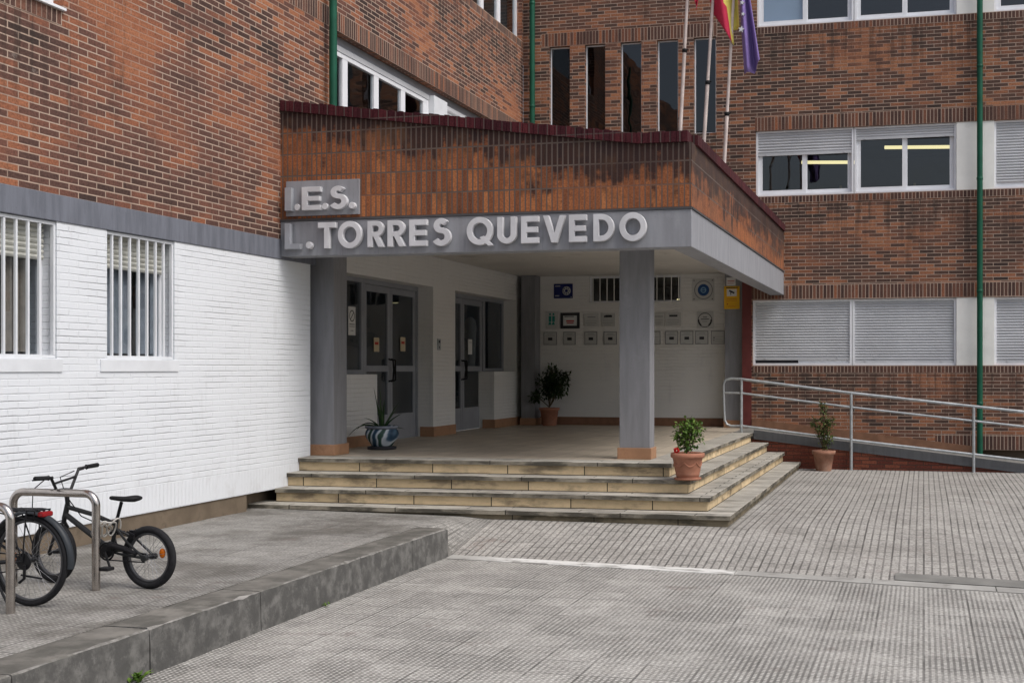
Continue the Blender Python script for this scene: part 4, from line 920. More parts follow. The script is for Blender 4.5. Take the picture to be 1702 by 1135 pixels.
for s in (-1, 1):
    mb = MB(); pts = [(-3.992 + s * .137 * math.cos(a), 2.805 + .137 * math.sin(a)) for a in [math.radians(q) for q in range(-55, 6, 10)]]; i2 = [(-3.992 + s * .105 * math.cos(a), 2.805 + .105 * math.sin(a)) for a in [math.radians(q) for q in range(-55, 6, 10)]]
    for k in range(6): mb.hexa([(pts[k][0], y - .006, pts[k][1]), (pts[k + 1][0], y - .006, pts[k + 1][1]), (i2[k + 1][0], y - .006, i2[k + 1][1]), (i2[k][0], y - .006, i2[k][1])], [(pts[k][0], y - .0036, pts[k][1]), (pts[k + 1][0], y - .0036, pts[k + 1][1]), (i2[k + 1][0], y - .0036, i2[k + 1][1]), (i2[k][0], y - .0036, i2[k][1])])
    mb.build('laurel', M['ink'], t)
low_row = [(-7.166, -6.898, 1, 'first'), (-6.764, -6.522, 1, 'second'), (-6.341, -6.089, 1, 'third'), (-5.958, -5.7, 1, 'fourth'), (-5.10, -4.848, 0, None), (-4.755, -4.51, 1, 'sixth'), (-4.465, -4.215, 1, 'seventh'), (-4.176, -3.93, 1, 'eighth'), (-3.877, -3.62, 0, None)]
for a, b, sq, w_ in low_row:
    lab = f'square bordered plaque with dark centre flag, {w_} from left in the lower row' if sq else ('plain lined square plaque half hidden by the free-standing column' if a < -4 else 'square plaque with two small dark marks beside the grey corner column')
    t, y = plaque('wall_plaque', lab, 'plaque', a, b, 2.352, 2.602, M['acrylic'], GP, (M['acrylic_edge'], .012))
    m_ = (a + b) / 2
    if sq: lines(t, y, [(m_ - .045, m_ + .045, 2.44, 2.495)], M['ink'], 'flag_print'); lines(t, y, [(m_ - .06, m_ + .06, 2.555, 2.562), (m_ - .09, m_ + .09, 2.53, 2.536), (a + .04, m_ - .02, 2.375, 2.381)], M['acrylic_edge'], 'print')
    else: lines(t, y, [(a + .03, b - .03, 2.49, 2.496), (a + .03, b - .05, 2.44, 2.446), (a + .03, b - .03, 2.40, 2.405)] , M['acrylic_edge'], 'print'); lines(t, y, [(a + .04, a + .075, 2.465, 2.48), (a + .04, a + .07, 2.425, 2.434)], M['ink'], 'mark')
t, y = plaque('security_sign', 'yellow surveillance camera sign on the grey corner column', 'sign', -3.575, -3.285, 2.99, 3.41, M['yellow'], None, None, 22.2)
lines(t, y, [(-3.52, -3.34, 3.225, 3.355)], M['paper'], 'label_panel'); lines(t, y - .002, [(-3.54, -3.32, 3.372, 3.392)], M['ink'])
mb = MB(); mb.hexa([(-3.485, y - .005, 3.315), (-3.39, y - .005, 3.268), (-3.375, y - .005, 3.295), (-3.47, y - .005, 3.342)], [(-3.485, y - .0022, 3.315), (-3.39, y - .0022, 3.268), (-3.375, y - .0022, 3.295), (-3.47, y - .0022, 3.342)]); mb.box(-3.455, -3.44, y - .0048, y - .0023, 3.25, 3.30); mb.build('camera_symbol', M['ink'], t)
lines(t, y, [(-3.53, -3.33, 3.17, 3.176), (-3.53, -3.33, 3.14, 3.145), (-3.50, -3.36, 3.035, 3.041)], M['red']); disc(t, y, -3.51, 3.08, .012, M['red'], 'dot', 0, .003, 12)
t, y = plaque('paper_notice', 'small white notice directly above the yellow sign', 'notice', -3.53, -3.36, 3.42, 3.57, M['paper'], None, None, 22.2)
lines(t, y, [(-3.51, -3.38, 3.50, 3.512), (-3.51, -3.38, 3.475, 3.48), (-3.51, -3.40, 3.455, 3.46)], M['red'])
def glass_notice(label, u0, u1, z0, z1, mat, rows, mat2, ring=False):
    t = thing('glass_notice', label, 'notice', (DX + .01, u0, z0), 'notices stuck to the entrance glass')
    mb = MB(); mb.box(DX - .028, DX - .0245, u0, u1, z0, z1); mb.build('paper', mat, t)
    mb = MB()
    for a, b, c, d in rows: mb.box(DX - .0242, DX - .0228, a, b, c, d)
    mb.build('print', mat2, t)
    if ring:
        mb = MB(); mb.torus((DX - .0235, (u0 + u1) / 2, z1 - .13), .075, .007, Vector((1, 0, 0)), 28, 6, .2); mb.tube([(DX - .0235, u0 + .06, z1 - .18), (DX - .0235, u1 - .06, z1 - .08)], .005, 6); mb.build('symbol', mat2, t)
glass_notice('white notice with a black circular symbol on the entrance window', 15.77, 15.99, 2.37, 2.775, M['paper'], [(15.8, 15.96, 2.52, 2.53), (15.8, 15.96, 2.49, 2.497), (15.84, 15.92, 2.43, 2.437)], M['ink'], True)
glass_notice('cream sticker with red print on the left entrance door leaf', 16.59, 16.77, 2.145, 2.355, M['cream'], [(16.62, 16.74, 2.25, 2.29)], M['red'])
glass_notice('cream sticker with red print on the right entrance door leaf', 17.53, 17.71, 2.165, 2.385, M['cream'], [(17.56, 17.68, 2.28, 2.32)], M['red'])
glass_notice('pale paper on the far entrance door leaf', 20.42, 20.62, 2.15, 2.42, M['paper'], [(20.45, 20.59, 2.36, 2.366)], M['ink'])
t = thing('intercom', 'slim metal intercom panel between the two entrance doors', 'intercom', (WX, 18.36, 2.19))
mb = MB(); mb.box(WX + .001, WX + .02, 18.3, 18.42, 2.195, 2.375); mb.build('plate', M['galv'], t, .003)
mb = MB(); mb.box(WX + .0205, WX + .023, 18.33, 18.39, 2.31, 2.35); mb.lathe([(.014, 0), (.014, .004)], (WX + .0205, 18.36, 2.24), 14, ax='x'); mb.build('button', M['ink'], t)

# ---------------------------------------------------------------- potted plants
def leaf(mb, p, d, up, L, w, bend=.25):
    d = d.normalized(); s = d.cross(up)
    if s.length < 1e-3: s = Vector((1, 0, 0))
    s.normalize(); n = s.cross(d)
    a, b = p + d * L * .5 + n * L * bend * .3, p + d * L - n * L * bend * .4
    i = mb.vs([p, a + s * w / 2 - n * w * .12, b, a - s * w / 2 - n * w * .12, a])
    mb.face((i, i + 1, i + 4)); mb.face((i + 1, i + 2, i + 4)); mb.face((i, i + 4, i + 3)); mb.face((i + 4, i + 2, i + 3))
def rv(r): return Vector((r.gauss(0, 1), r.gauss(0, 1), r.gauss(0, 1))).normalized()
def bush(t, base, H, blobs, nleaf, L, w, mat, seed, stems=5):
    r = random.Random(seed); st_, lf = MB(), MB(); base = Vector(base)
    for c, rad, wt in blobs:
        c = base + Vector(c); m = base + Vector((0, 0, .04)) ; mid = m.lerp(c, .5) + rv(r) * .03
        st_.tube([m, mid, c], [.011, .008, .004], 7)
        n = int(nleaf * wt)
        for k in range(n):
            if k % 9 == 0:
                tip = c + rv(r) * rad * r.uniform(.6, 1.05); st_.tube([c.lerp(mid, .3), c.lerp(tip, .5) + rv(r) * .01, tip], [.005, .0035, .0015], 5)
            q = c + rv(r) * rad * r.uniform(.25, 1.08) * (1 if r.random() > .08 else 1.25)
            d = (q - c).normalized() * .8 + Vector((0, 0, r.uniform(-.5, .5))) + rv(r) * .7
            leaf(lf, q, d, Vector((0, 0, 1)) + rv(r) * .5, L * r.uniform(.6, 1.2), w * r.uniform(.7, 1.2))
    st_.build('stem', M['bark'], t); lf.build('foliage', mat, t)
def pot(t, c, prof, mat, saucer=None, soil_z=.0, soil_r=.1, saucer_mat=None):
    mb = MB(); mb.lathe(prof, c, 44); mb.f = mb.f[:-1]; mb.m = mb.m[:-1]; mb.sm = mb.sm[:-1]; p = mb.build('pot', mat, t)
    if saucer: mb = MB(); mb.lathe(saucer, c, 40); mb.build('saucer', saucer_mat or mat, t)
    mb = MB(); mb.lathe([(soil_r, soil_z - .02), (soil_r, soil_z), (soil_r * .4, soil_z + .012)], c, 30); mb.build('soil', M['soil'], t)
    return p
# aloe in a blue and white ceramic bowl
c = (-7.10, 15.15, FZ)
t = thing('potted_plant', 'spiky aloe in a blue and white glazed bowl by the entrance door', 'potted plant', c, 'potted plants round the entrance')
pot(t, c, [(.13, .045), (.145, .06), (.165, .09), (.215, .16), (.228, .21), (.215, .255), (.195, .275), (.222, .29), (.222, .315), (.195, .315), (.185, .26), (.17, .2)], M['ceramic'], [(.15, 0), (.19, .004), (.195, .035), (.165, .042), (.14, .044)], .285, .19, M['ink'])
mb = MB(); mb.lathe([(.2005, .276), (.226, .289), (.226, .316), (.197, .318)], c, 40); mb.f = mb.f[:-2]; mb.m = mb.m[:-2]; mb.sm = mb.sm[:-2]; mb.build('rim', M['ceramic_band'], t)
r = random.Random(11); mb = MB()
blades = [((-.05, .0, 1), .58, .1), ((-.16, -.05, 1), .55, .12), ((.02, .1, .9), .38, .1), ((.38, .1, .8), .42, .2), ((.5, -.1, .55), .36, .35), ((-.9, -.2, .5), .50, 1.0), ((-.8, .1, .65), .42, 1.0), ((.9, .1, .18), .27, .3), ((.12, -.3, .8), .30, .2), ((.25, .4, .7), .34, .2), ((-.3, .4, .8), .4, .3), ((-.3, -.4, .6), .28, .5)]
for d, L, bend in blades:
    d = Vector(d).normalized(); p = Vector(c) + Vector((d.x * .05, d.y * .05, .29)); s = d.cross(Vector((0, 0, 1))).normalized(); prev = None; n = 12
    for k in range(n + 1):
        f = k / n; w = .030 * (1 - f ** 1.6) + .001; up = s.cross(d).normalized()
        i = mb.vs([p - s * w, p + up * (-w * .55), p + s * w, p + up * w * .15])
        if prev is not None:
            for q in range(4): mb.face((prev + q, prev + (q + 1) % 4, i + (q + 1) % 4, i + q), 0, True)
        prev = i; p = p + d * L / n; d = (d + Vector((0, 0, -bend * 1.9 / n))).normalized()
mb.build('blades', M['aloe'], t)
# dark bush in the porch corner
c = (-6.93, 22.15, FZ)
t = thing('potted_plant', 'dark leafy shrub in a terracotta pot in the shaded porch corner', 'potted plant', c, 'potted plants round the entrance')
pot(t, c, [(.12, .0), (.135, .02), (.175, .29), (.195, .295), (.20, .34), (.175, .34), (.165, .27)], M['terracotta'], None, .31, .17)
bush(t, (c[0], c[1], FZ + .31), .8, [((-.02, 0, .30), .10, .5), ((.08, .02, .52), .20, 1.), ((.25, -.05, .45), .14, .7), ((-.10, .05, .48), .17, .8), ((.05, 0, .70), .14, .7), ((.30, .02, .62), .09, .4), ((-.26, 0, .24), .10, .5), ((.17, 0, .34), .12, .5)], 230, .085, .045, M['leaf_dark'], 21)
# rose in a decorated terracotta pot on the steps
c = (-2.575, 13.42, .65)
t = thing('potted_plant', 'bright green rose bush with red flower in a garlanded terracotta pot on steps', 'potted plant', c, 'potted plants round the entrance')
p_ = pot(t, c, [(.125, .022), (.13, .05), (.137, .055), (.134, .075), (.142, .10), (.166, .235), (.172, .245), (.186, .25), (.192, .265), (.19, .30), (.175, .305), (.165, .29), (.155, .2)], M['terracotta'], [(.10, 0), (.145, .002), (.158, .022), (.14, .026), (.12, .02)], .275, .163)
mb = MB()
for k in range(7):                                                                # garland relief round the belly
    a0 = k * 2 * pi / 7 - .75; pts = []
    for j in range(9):
        a = a0 + j / 8 * (2 * pi / 7); h = .205 - .05 * math.sin(j / 8 * pi); rr = .142 + (.166 - .142) * (h - .10) / .135 + .001
        pts.append((c[0] + rr * math.cos(a), c[1] + rr * math.sin(a), c[2] + h))
    mb.tube(pts, [.004, .006, .008, .009, .0095, .009, .008, .006, .004], 7)
mb.build('garland', M['terracotta'], p_)
bush(t, (c[0], c[1], .65 + .275), .45, [((-.02, 0, .16), .10, .9), ((.07, .02, .22), .11, 1.), ((-.06, -.02, .27), .10, .9), ((.02, 0, .34), .10, .9), ((.10, -.03, .30), .08, .7), ((0, .02, .10), .08, .5), ((-.08, .03, .20), .08, .6)], 130, .05, .03, M['leaf'], 5)
mb = MB(); fc = Vector((c[0] - .105, c[1] - .10, .65 + .335)); r = random.Random(2)
for k in range(34):
    d = rv(r); d.y -= .35; leaf(mb, fc + d.normalized() * .012, d, rv(r), r.uniform(.02, .034), .028, -.6)
mb.build('flower', M['petal'], t)
# thin shrub by the ramp wall
c = (-1.60, 20.22, .212)
t = thing('potted_plant', 'thin straggly shrub in a weathered clay pot against the ramp wall', 'potted plant', c, 'potted plants round the entrance')
pot(t, c, [(.12, .0), (.13, .03), (.168, .27), (.19, .275), (.196, .335), (.178, .34), (.168, .27)], M['terracotta_pale'], None, .315, .17)
bush(t, (c[0], c[1], .212 + .31), .8, [((.02, 0, .12), .09, .6), ((-.04, 0, .30), .11, .8), ((.05, .02, .36), .12, 1.), ((-.10, 0, .44), .10, .8), ((.02, 0, .52), .12, .9), ((0, 0, .68), .06, .5), ((-.02, 0, .78), .04, .3), ((.12, 0, .50), .08, .5), ((-.17, 0, .50), .06, .3), ((.10, 0, .22), .09, .5)], 120, .055, .026, M['leaf_mid'], 9)

# ---------------------------------------------------------------- bicycles
def wheel(t, c, R, ax_, tr, tyre_mat, spokes=24, reflector=None):
    c = Vector(c); ax_ = ax_.normalized(); a = ax_.cross(Vector((0, 0, 1))).normalized(); b = Vector((0, 0, 1))
    mb = MB(); mb.lathe([(.01, -.045), (.022, -.04), (.015, -.02), (.015, .02), (.022, .04), (.01, .045)], (0, 0, 0), 16, ax='y')
    rot = Vector((0, 1, 0)).rotation_difference(ax_)
    mb.v = [tuple(c + rot @ Vector(p)) for p in mb.v]
    w = mb.build('wheel', M['bikeblack'], t)
    mb = MB(); mb.torus(c, R - tr, tr, ax_, 56, 10); mb.build('tyre', tyre_mat, w)
    mb = MB(); mb.torus(c, R - 2 * tr - .004, .011, ax_, 56, 8, 1.2); mb.build('rim', M['rim'], w)
    mb = MB()
    for k in range(spokes):
        th = 2 * pi * k / spokes; d = a * math.cos(th) + b * math.sin(th); th2 = th + (.55 if k % 2 else -.55); d2 = a * math.cos(th2) + b * math.sin(th2)
        mb.tube([c + d2 * .02 + ax_ * (.03 if (k // 2) % 2 else -.03), c + d * (R - 2 * tr - .01)], .0013, 4, caps=False)
    mb.build('spokes', M['spoke'], w)
    if reflector:
        q = c + (a * reflector[0] + b * reflector[1]); mb = MB(); mb.lathe([(.008, -.008), (.028, -.006), (.028, .006), (.008, .008)], (0, 0, 0), 18, ax='y'); mb.v = [tuple(q + rot @ Vector((p[0] * .8, p[1], p[2] * 1.25))) for p in mb.v]; mb.build('reflector', M['orange'], w)
    return w
def V(*a): return Vector(a)
# black BMX behind the right-hand rack
t = thing('bicycle', 'small dark bike with knobbly tyres and high handlebar, parked right of the racks', 'bicycle', (-5.92, 7.84, PZ), 'bicycles at the racks')
RW = .23; rh, fh = V(-5.502, 7.81, PZ + RW), V(-6.36, 7.87, PZ + RW)
axis = V(.06, .86, 0)
wheel(t, rh, RW, axis, .026, M['tyre'], 28, (.115, .035)); wheel(t, fh, RW, axis + V(.12, 0, 0), .026, M['tyre'], 28)
ht, hb, seat, bb = V(-6.232, 7.86, .885), V(-6.262, 7.862, .775), V(-5.80, 7.83, .745), V(-5.835, 7.832, PZ + .265)
n_ = axis.normalized()
mb = MB(); mb.tube([ht, hb], .020, 12); mb.tube([ht + V(.01, 0, -.025), V(-6.0, 7.845, .815), seat + V(0, 0, .005)], .017, 10); mb.tube([hb + V(.012, 0, .03), bb], .021, 10); mb.tube([seat + V(.012, 0, .04), bb], .016, 10); mb.lathe([(.022, -.036), (.022, .036)], tuple(bb), 14, ax='y')
for s in (-1, 1):
    o = n_ * .055 * s
    mb.tube([bb + n_ * .02 * s, bb.lerp(rh, .35) + o, rh + o], .010, 8); mb.tube([seat + V(.01, 0, -.03), seat.lerp(rh, .45) + o, rh + o], .009, 8)
    mb.tube([rh + o - n_ * .012 * s, rh + o + n_ * .012 * s], .024, 10)
mb.build('frame', M['bikeframe'], t)
mb = MB(); cr = hb + V(-.008, 0, -.035); mb.tube([hb, cr], .018, 10)
for s in (-1, 1): mb.tube([cr + n_ * .015 * s, cr + n_ * .05 * s + V(-.01, 0, -.03), fh + n_ * .052 * s], [.014, .014, .010], 8)
mb.build('fork', M['bikeblack'], t)
mb = MB(); stem = ht + V(-.035, 0, .075); mb.tube([ht, ht + V(-.008, 0, .07)], .017, 10); mb.tube([ht + V(-.006, 0, .06), stem + V(-.02, 0, .02)], .020, 10)
b0 = stem + V(-.02, 0, .03)
hl = [V(-6.225, 7.50, 1.105), V(-6.20, 7.64, 1.10), V(-6.245, 7.76, .99), b0 + V(0, -.03, 0), b0 + V(0, .03, 0), V(-6.262, 7.935, .99), V(-6.245, 8.0, 1.14), V(-6.205, 8.17, 1.155)]
mb.tube(hl, .0115, 9); mb.tube([hl[2].lerp(hl[1], .55), hl[5].lerp(hl[6], .6)], .009, 8)
hbr = mb.build('handlebar', M['bikeblack'], t)
for a, b in ((hl[0], hl[0].lerp(hl[1], .85)), (hl[7], hl[7].lerp(hl[6], .62))):
    mb = MB(); mb.tube([a, a.lerp(b, .05), b.lerp(a, .05), b], [.014, .0175, .0165, .02], 10); mb.build('grip', M['black'], hbr)
mb = MB(); a = hl[1] + V(0, .02, 0); mb.tube([a, a + V(-.05, -.01, -.01), a + V(-.075, -.12, -.012)], [.012, .009, .006], 7); mb.build('brake_lever', M['bikeblack'], hbr)
mb = MB(); a = hl[6].lerp(hl[7], .25); mb.tube([a, a + V(-.05, 0, -.02), a + V(-.07, .09, -.02)], [.012, .009, .006], 7); mb.build('brake_lever', M['bikeblack'], hbr)
mb = MB(); mb.tube([hl[1] + V(-.04, .01, 0), V(-6.42, 7.72, 1.0), V(-6.45, 7.75, .84), V(-6.36, 7.84, .74), V(-6.28, 7.86, .76)], .004, 6); mb.tube([hl[6] + V(-.04, .0, -.02), V(-6.33, 7.9, 1.08), V(-6.25, 7.86, .95), V(-6.1, 7.84, .80), V(-5.8, 7.82, .70), V(-5.66, 7.81, .66)], .004, 6); mb.build('brake_cable', M['black'], t)
mb = MB(); sp = V(-5.745, 7.825, .915); mb.tube([seat + V(.01, 0, .03), sp], .0125, 10); mb.build('seat_post', M['black'], t)
mb = MB(); ring = []
for x_, w, h in ((-.115, .012, .012), (-.10, .022, .016), (-.05, .03, .018), (0, .042, .02), (.05, .066, .023), (.09, .072, .026), (.115, .06, .02), (.122, .02, .008)):
    q = sp + V(x_ + .02, 0, .022 + .006 * abs(x_) / .1); ring.append(mb.vs([q + V(0, w * math.cos(k * pi / 6), h * math.sin(k * pi / 6) * (1 if k <= 6 else .9)) for k in range(12)]))
for a, b in zip(ring, ring[1:]):
    for k in range(12): mb.face((a + k, a + (k + 1) % 12, b + (k + 1) % 12, b + k), 0, True)
mb.face([ring[0] + k for k in range(12)]); mb.face([ring[-1] + 11 - k for k in range(12)]); mb.build('saddle', M['black'], t)
mb = MB(); mb.torus(bb - n_ * .05, .062, .008, n_, 28, 6); mb.lathe([(.05, -.003), (.05, .003)], tuple(bb - n_ * .05), 24, ax='y')
mb.tube([bb - n_ * .07, bb - n_ * .075 + V(.05, 0, -.115)], .009, 8); mb.tube([bb + n_ * .07, bb + n_ * .075 + V(-.05, 0, .115)], .009, 8)
mb.tube([bb - n_ * .05 + V(0, 0, .062), rh - n_ * .05 + V(0, 0, .03)], .005, 6); mb.tube([bb - n_ * .05 + V(0, 0, -.062), rh - n_ * .05 + V(0, 0, -.03)], .005, 6)
crk = mb.build('crankset', M['bikeblack'], t)
for q in (bb - n_ * .12 + V(.05, 0, -.115), bb + n_ * .12 + V(-.05, 0, .115)):
    mb = MB(); mb.box(q.x - .045, q.x + .045, q.y - .04, q.y + .04, q.z - .012, q.z + .012); mb.build('pedal', M['black'], crk, .006)
mb = MB(); mb.tube([bb - n_ * .06 + V(.03, 0, .05), bb.lerp(rh, .5) - n_ * .062 + V(0, 0, .045), rh - n_ * .062 + V(-.06, 0, .03)], [.03, .022, .014], 8); mb.build('chain_guard', M['bikeblack'], t)
mb = MB()
for s in (-1, 1): mb.box(rh.x - .135, rh.x - .10, rh.y + s * .035 - .01, rh.y + s * .035 + .01, rh.z + .135, rh.z + .20)
mb.tube([V(rh.x - .15, rh.y - .05, rh.z + .19), V(rh.x - .09, rh.y - .05, rh.z + .165)], .007, 6); mb.build('brake_calliper', M['bikeblack'], t)
# city bicycle with carrier behind the near rack (its front runs out of the picture)
t = thing('bicycle', 'black city bike with rear carrier and mudguard, cut by the left edge', 'bicycle', (-6.4, 7.05, PZ), 'bicycles at the racks')
RW = .31; rh, fh = V(-5.885, 7.05, PZ + RW), V(-6.90, 7.10, PZ + RW); axis = V(.05, 1, 0); n_ = axis.normalized()
wheel(t, rh, RW, axis, .019, M['tyre'], 32, (-.14, .02)); wheel(t, fh, RW, axis, .019, M['tyre'], 32)
ht, hb, seat, bb = V(-6.78, 7.09, 1.04), V(-6.81, 7.095, .92), V(-6.33, 7.065, .93), V(-6.31, 7.07, PZ + .27)
mb = MB(); mb.tube([ht, hb], .019, 12); mb.tube([ht + V(0, 0, -.03), bb + V(.06, 0, .25)], .016, 10); mb.tube([hb + V(.01, 0, .02), bb], .019, 10); mb.tube([seat, bb], .016, 10); mb.lathe([(.022, -.036), (.022, .036)], tuple(bb), 14, ax='y')
for s in (-1, 1):
    o = n_ * .062 * s; mb.tube([bb + n_ * .025 * s, rh + o], .010, 8); mb.tube([seat + V(-.02, 0, -.1), rh + o], .009, 8)
mb.build('frame', M['bikeblack'], t)
mb = MB(); mb.tube([hb, hb + V(-.01, 0, -.03)], .018, 8)
for s in (-1, 1): mb.tube([hb + V(-.01, 0, -.03) + n_ * .045 * s, fh + V(.05, 0, .12) + n_ * .05 * s, fh + n_ * .05 * s], [.014, .012, .009], 8)
mb.build('fork', M['bikeblack'], t)
mb = MB(); mb.tube([ht, ht + V(.02, 0, .12), ht + V(-.05, 0, .15)], .014, 8); h0 = ht + V(-.05, 0, .15); mb.tube([h0 + V(.12, -.27, .02), h0 + V(.02, -.16, .02), h0, h0 + V(.02, .16, .02), h0 + V(.12, .27, .02)], .012, 8); hbr = mb.build('handlebar', M['bikeblack'], t)
for s in (-1, 1): mb = MB(); mb.tube([h0 + V(.05, s * .19, .02), h0 + V(.13, s * .28, .02)], .018, 8); mb.build('grip', M['black'], hbr)
mb = MB(); mb.tube([seat, seat + V(.03, 0, .10)], .013, 8); mb.lathe([(.03, 0), (.10, .015), (.11, .04), (.07, .06)], tuple(seat + V(-.02, 0, .09)), 20); mb.build('saddle', M['black'], t)
def guard(c, R, a0, a1, w, mat):
    mb = MB(); prev = None; n = 26
    for k in range(n + 1):
        a = math.radians(a0 + (a1 - a0) * k / n); d = V(math.cos(a), 0, math.sin(a)); q = c + d * R
        i = mb.vs([q - n_ * w - d * .012, q - n_ * w * .6 + d * .003, q + d * .008, q + n_ * w * .6 + d * .003, q + n_ * w - d * .012, q + n_ * w - d * .015, q - d * .002, q - n_ * w - d * .015])
        if prev is not None:
            for m_ in range(8): mb.face((prev + m_, prev + (m_ + 1) % 8, i + (m_ + 1) % 8, i + m_), 0, True)
        prev = i
    return mb.build('mudguard', mat, t)
guard(rh, RW + .022, -8, 165, .028, M['fender']); guard(fh, RW + .022, 20, 200, .028, M['fender'])
mb = MB(); zc = PZ + .655
for s in (-.06, 0, .06): mb.tube([V(-6.22, 7.06 + s, zc - .01), V(-5.84, 7.05 + s, zc), V(-5.77, 7.05 + s * .9, zc - .005)], .006, 7)
for x_ in (-6.12, -6.0, -5.88, -5.775): mb.tube([V(x_, 6.99, zc), V(x_, 7.11, zc)], .005, 6)
for s in (-1, 1): mb.tube([V(-5.86, 7.05 + s * .065, zc), rh + n_ * .07 * s], .005, 6); mb.tube([V(-6.02, 7.05 + s * .065, zc), rh + n_ * .07 * s], .005, 6); mb.tube([V(-6.2, 7.05 + s * .06, zc), V(-5.80, 7.05 + s * .07, zc - .07), V(-5.79, 7.05 + s * .07, zc)], .005, 6)
mb.build('carrier', M['bikeblack'], t)
mb = MB(); mb.box(-5.79, -5.74, 7.0, 7.10, zc - .045, zc - .01); mb.build('tail_light', M['red_lens'], t, .01)
mb = MB(); mb.tube([rh - n_ * .06, rh - n_ * .062], .05, 20); mb.torus(rh - n_ * .055, .052, .008, n_, 24, 6); mb.torus(rh - n_ * .05, .036, .008, n_, 24, 6); mb.tube([rh - n_ * .07 + V(.02, 0, -.02), rh - n_ * .075 + V(.02, 0, -.11), rh - n_ * .075 + V(-.02, 0, -.14)], .01, 7); mb.build('derailleur', M['bikeblack'], t)
mb = MB(); mb.torus(bb - n_ * .05, .09, .008, n_, 32, 6); mb.tube([bb - n_ * .075, bb - n_ * .08 + V(.14, 0, -.08)], .009, 8); mb.tube([bb + n_ * .075, bb + n_ * .08 + V(-.14, 0, .08)], .009, 8); mb.tube([bb - n_ * .05 + V(0, 0, .09), rh - n_ * .05 + V(0, 0, .045)], .005, 6); mb.tube([bb - n_ * .05 + V(0, 0, -.09), rh - n_ * .05 + V(0, 0, -.045)], .005, 6)
crk = mb.build('crankset', M['bikeblack'], t)
mb = MB(); q = bb - n_ * .13 + V(.14, 0, -.08); mb.box(q.x - .05, q.x + .05, q.y - .04, q.y + .04, q.z - .012, q.z + .012); mb.build('pedal', M['black'], crk, .005)
mb = MB(); mb.tube([bb + V(.12, -.05, .0), V(-5.95, 6.93, PZ + .015)], .009, 8); mb.tube([rh + V(-.02, -.06, -.09), V(-5.75, 7.0, PZ + .20)], .007, 7); mb.build('kickstand', M['bikeblack'], t)
# racks
for y_, lab in ((7.66, 'brushed steel hoop rack with the small bike locked to it'), (6.81, 'brushed steel hoop rack nearest the kerb, cut by the left edge')):
    o = MB(); xr, xl, zt, rr = -5.835, -6.54, PZ + .70, .09; p = [(xr, y_, PZ - .02), (xr, y_, zt - rr)]
    p += [(xr - rr + rr * math.cos(a), y_, zt - rr + rr * math.sin(a)) for a in [k * pi / 16 for k in range(1, 9)]]
    p += [(xl + rr - rr * math.sin(a), y_, zt - rr + rr * math.cos(a)) for a in [k * pi / 16 for k in range(0, 9)]] + [(xl, y_, PZ - .02)]
    o.tube(p, .029, 16); tag(o.build('bike_rack', M['steel']), lab, 'bike rack', 'steel hoop bike racks')
mb = MB(); pts = []
for k in range(80):
    a = k / 79 * 2 * pi * 4.2; f = k / 79
    pts.append((-5.90 + .17 * f + .035 * math.cos(a), 7.735 + .06 * math.sin(a) * (1 - .3 * f), .70 + .055 * math.cos(a + .5) + .05 * f + .012 * math.sin(a * 2.3)))
mb.tube(pts, .006, 7); tag(mb.build('cable_lock', M['cable']), 'pale coiled cable lock tying the small bike to its rack', 'bike lock')

# ---------------------------------------------------------------- small growth at the kerb
def weed(x, y, z, s, n, label, seed):
    r = random.Random(seed); mb = MB()
    for k in range(n):
        a = r.uniform(0, 2 * pi); d = V(math.cos(a), math.sin(a), r.uniform(.4, 1.6)); leaf(mb, V(x, y, z) + V(r.gauss(0, .02), r.gauss(0, .02), r.uniform(0, .03) ), d, V(0, 0, 1), s * r.uniform(.5, 1.2), s * .35, .4)
    tag(mb.build('weed', M['weedleaf']), label, 'weed', 'weeds along the kerb')
weed(-4.61, 6.42, 0, .075, 34, 'leafy green weed at the foot of the kerb near the bottom edge', 4)
weed(-4.62, 8.85, 0, .035, 14, 'tiny weed halfway along the foot of the kerb', 6)

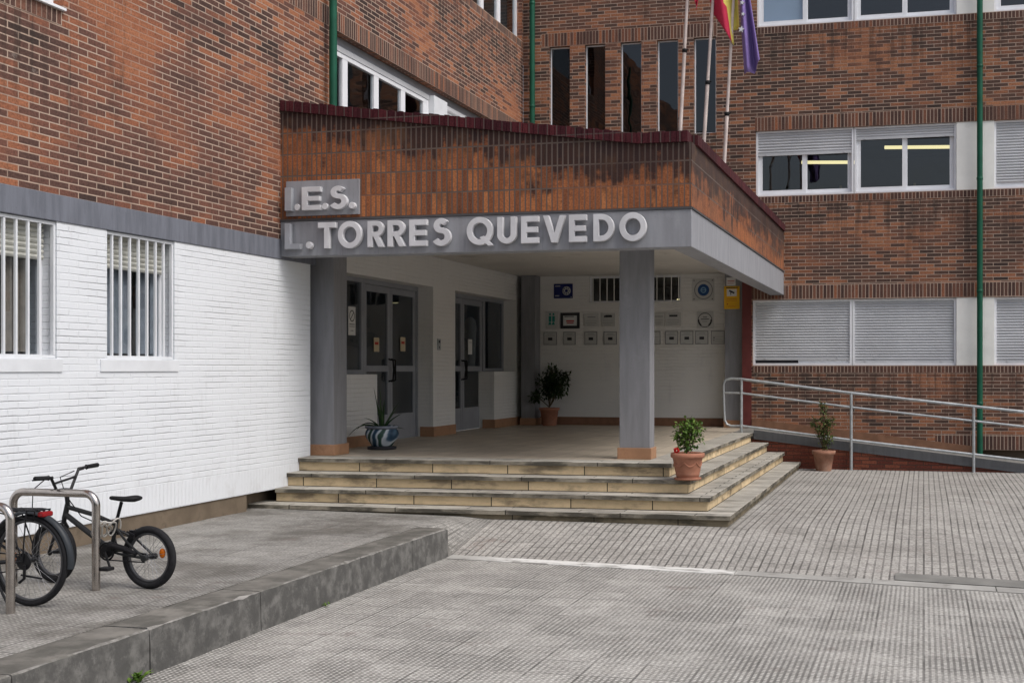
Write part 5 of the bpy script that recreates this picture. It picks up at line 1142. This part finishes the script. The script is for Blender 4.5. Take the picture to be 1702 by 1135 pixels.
# slope added behind the camera to block low sky and darken the porch (seen in the glass as a dark reflection)
mb = MB(); n = 40; rh_ = random.Random(8); rows = []
for i in range(n + 1):
    a = math.radians(172 + 176 * i / n); h = 10 + rh_.uniform(-1.5, 2)
    rows.append(mb.vs([(34 * math.cos(a), 6 + 34 * math.sin(a), -.2), (37 * math.cos(a), 6 + 37 * math.sin(a), h * .6), (44 * math.cos(a), 6 + 44 * math.sin(a), h), (60 * math.cos(a), 6 + 60 * math.sin(a), h + 1)]))
for i in range(n):
    for k in range(3): mb.face((rows[i] + k, rows[i + 1] + k, rows[i + 1] + k + 1, rows[i] + k + 1), 0, True)
tag(mb.build('sky_blocker', paint('blocker_green', (.035, .05, .025), .9, .4, .6)), kind='structure')

# ---------------------------------------------------------------- light, sky, camera
w = bpy.data.worlds.new('World'); sc.world = w; w.use_nodes = True; nt = w.node_tree
sky = nt.nodes.new('ShaderNodeTexSky'); sky.sky_type = 'NISHITA'; sky.sun_disc = False
EL, AZ = math.radians(54), math.radians(110)                                     # azimuth clockwise from +y
sky.sun_elevation = EL; sky.sun_rotation = AZ; sky.dust_density = 4.; sky.air_density = 1.; sky.ozone_density = 1.
hs = nt.nodes.new('ShaderNodeHueSaturation'); hs.inputs['Saturation'].default_value = .65
nt.links.new(sky.outputs[0], hs.inputs['Color']); bg = nt.nodes['Background']; nt.links.new(hs.outputs[0], bg.inputs['Color']); bg.inputs['Strength'].default_value = .12
sl = bpy.data.lights.new('sun', 'SUN'); sl.energy = 1.35; sl.angle = math.radians(32); sl.color = (1, .98, .96)
so = bpy.data.objects.new('sun', sl); COL.objects.link(so)
so.rotation_euler = Vector((math.sin(AZ) * math.cos(EL), math.cos(AZ) * math.cos(EL), math.sin(EL))).to_track_quat('Z', 'Y').to_euler()
cam = bpy.data.cameras.new('camera'); co = bpy.data.objects.new('camera', cam); COL.objects.link(co); sc.camera = co
co.location = (0, 0, 1.9); co.rotation_euler = (pi / 2, 0, math.atan(489 / 2020))
cam.sensor_width = 36; cam.lens = 36 * 2020 / 1702; cam.shift_x = -(1046 - 851) / 1702; cam.shift_y = (612 - 567.5) / 1702; cam.clip_end = 500
sc.view_settings.view_transform = 'Standard'; sc.view_settings.look = 'None'; sc.view_settings.exposure = .42; sc.view_settings.gamma = 1
sc.cycles.use_denoising = True
for o in bpy.data.objects:
    if '_o' in o: del o['_o']
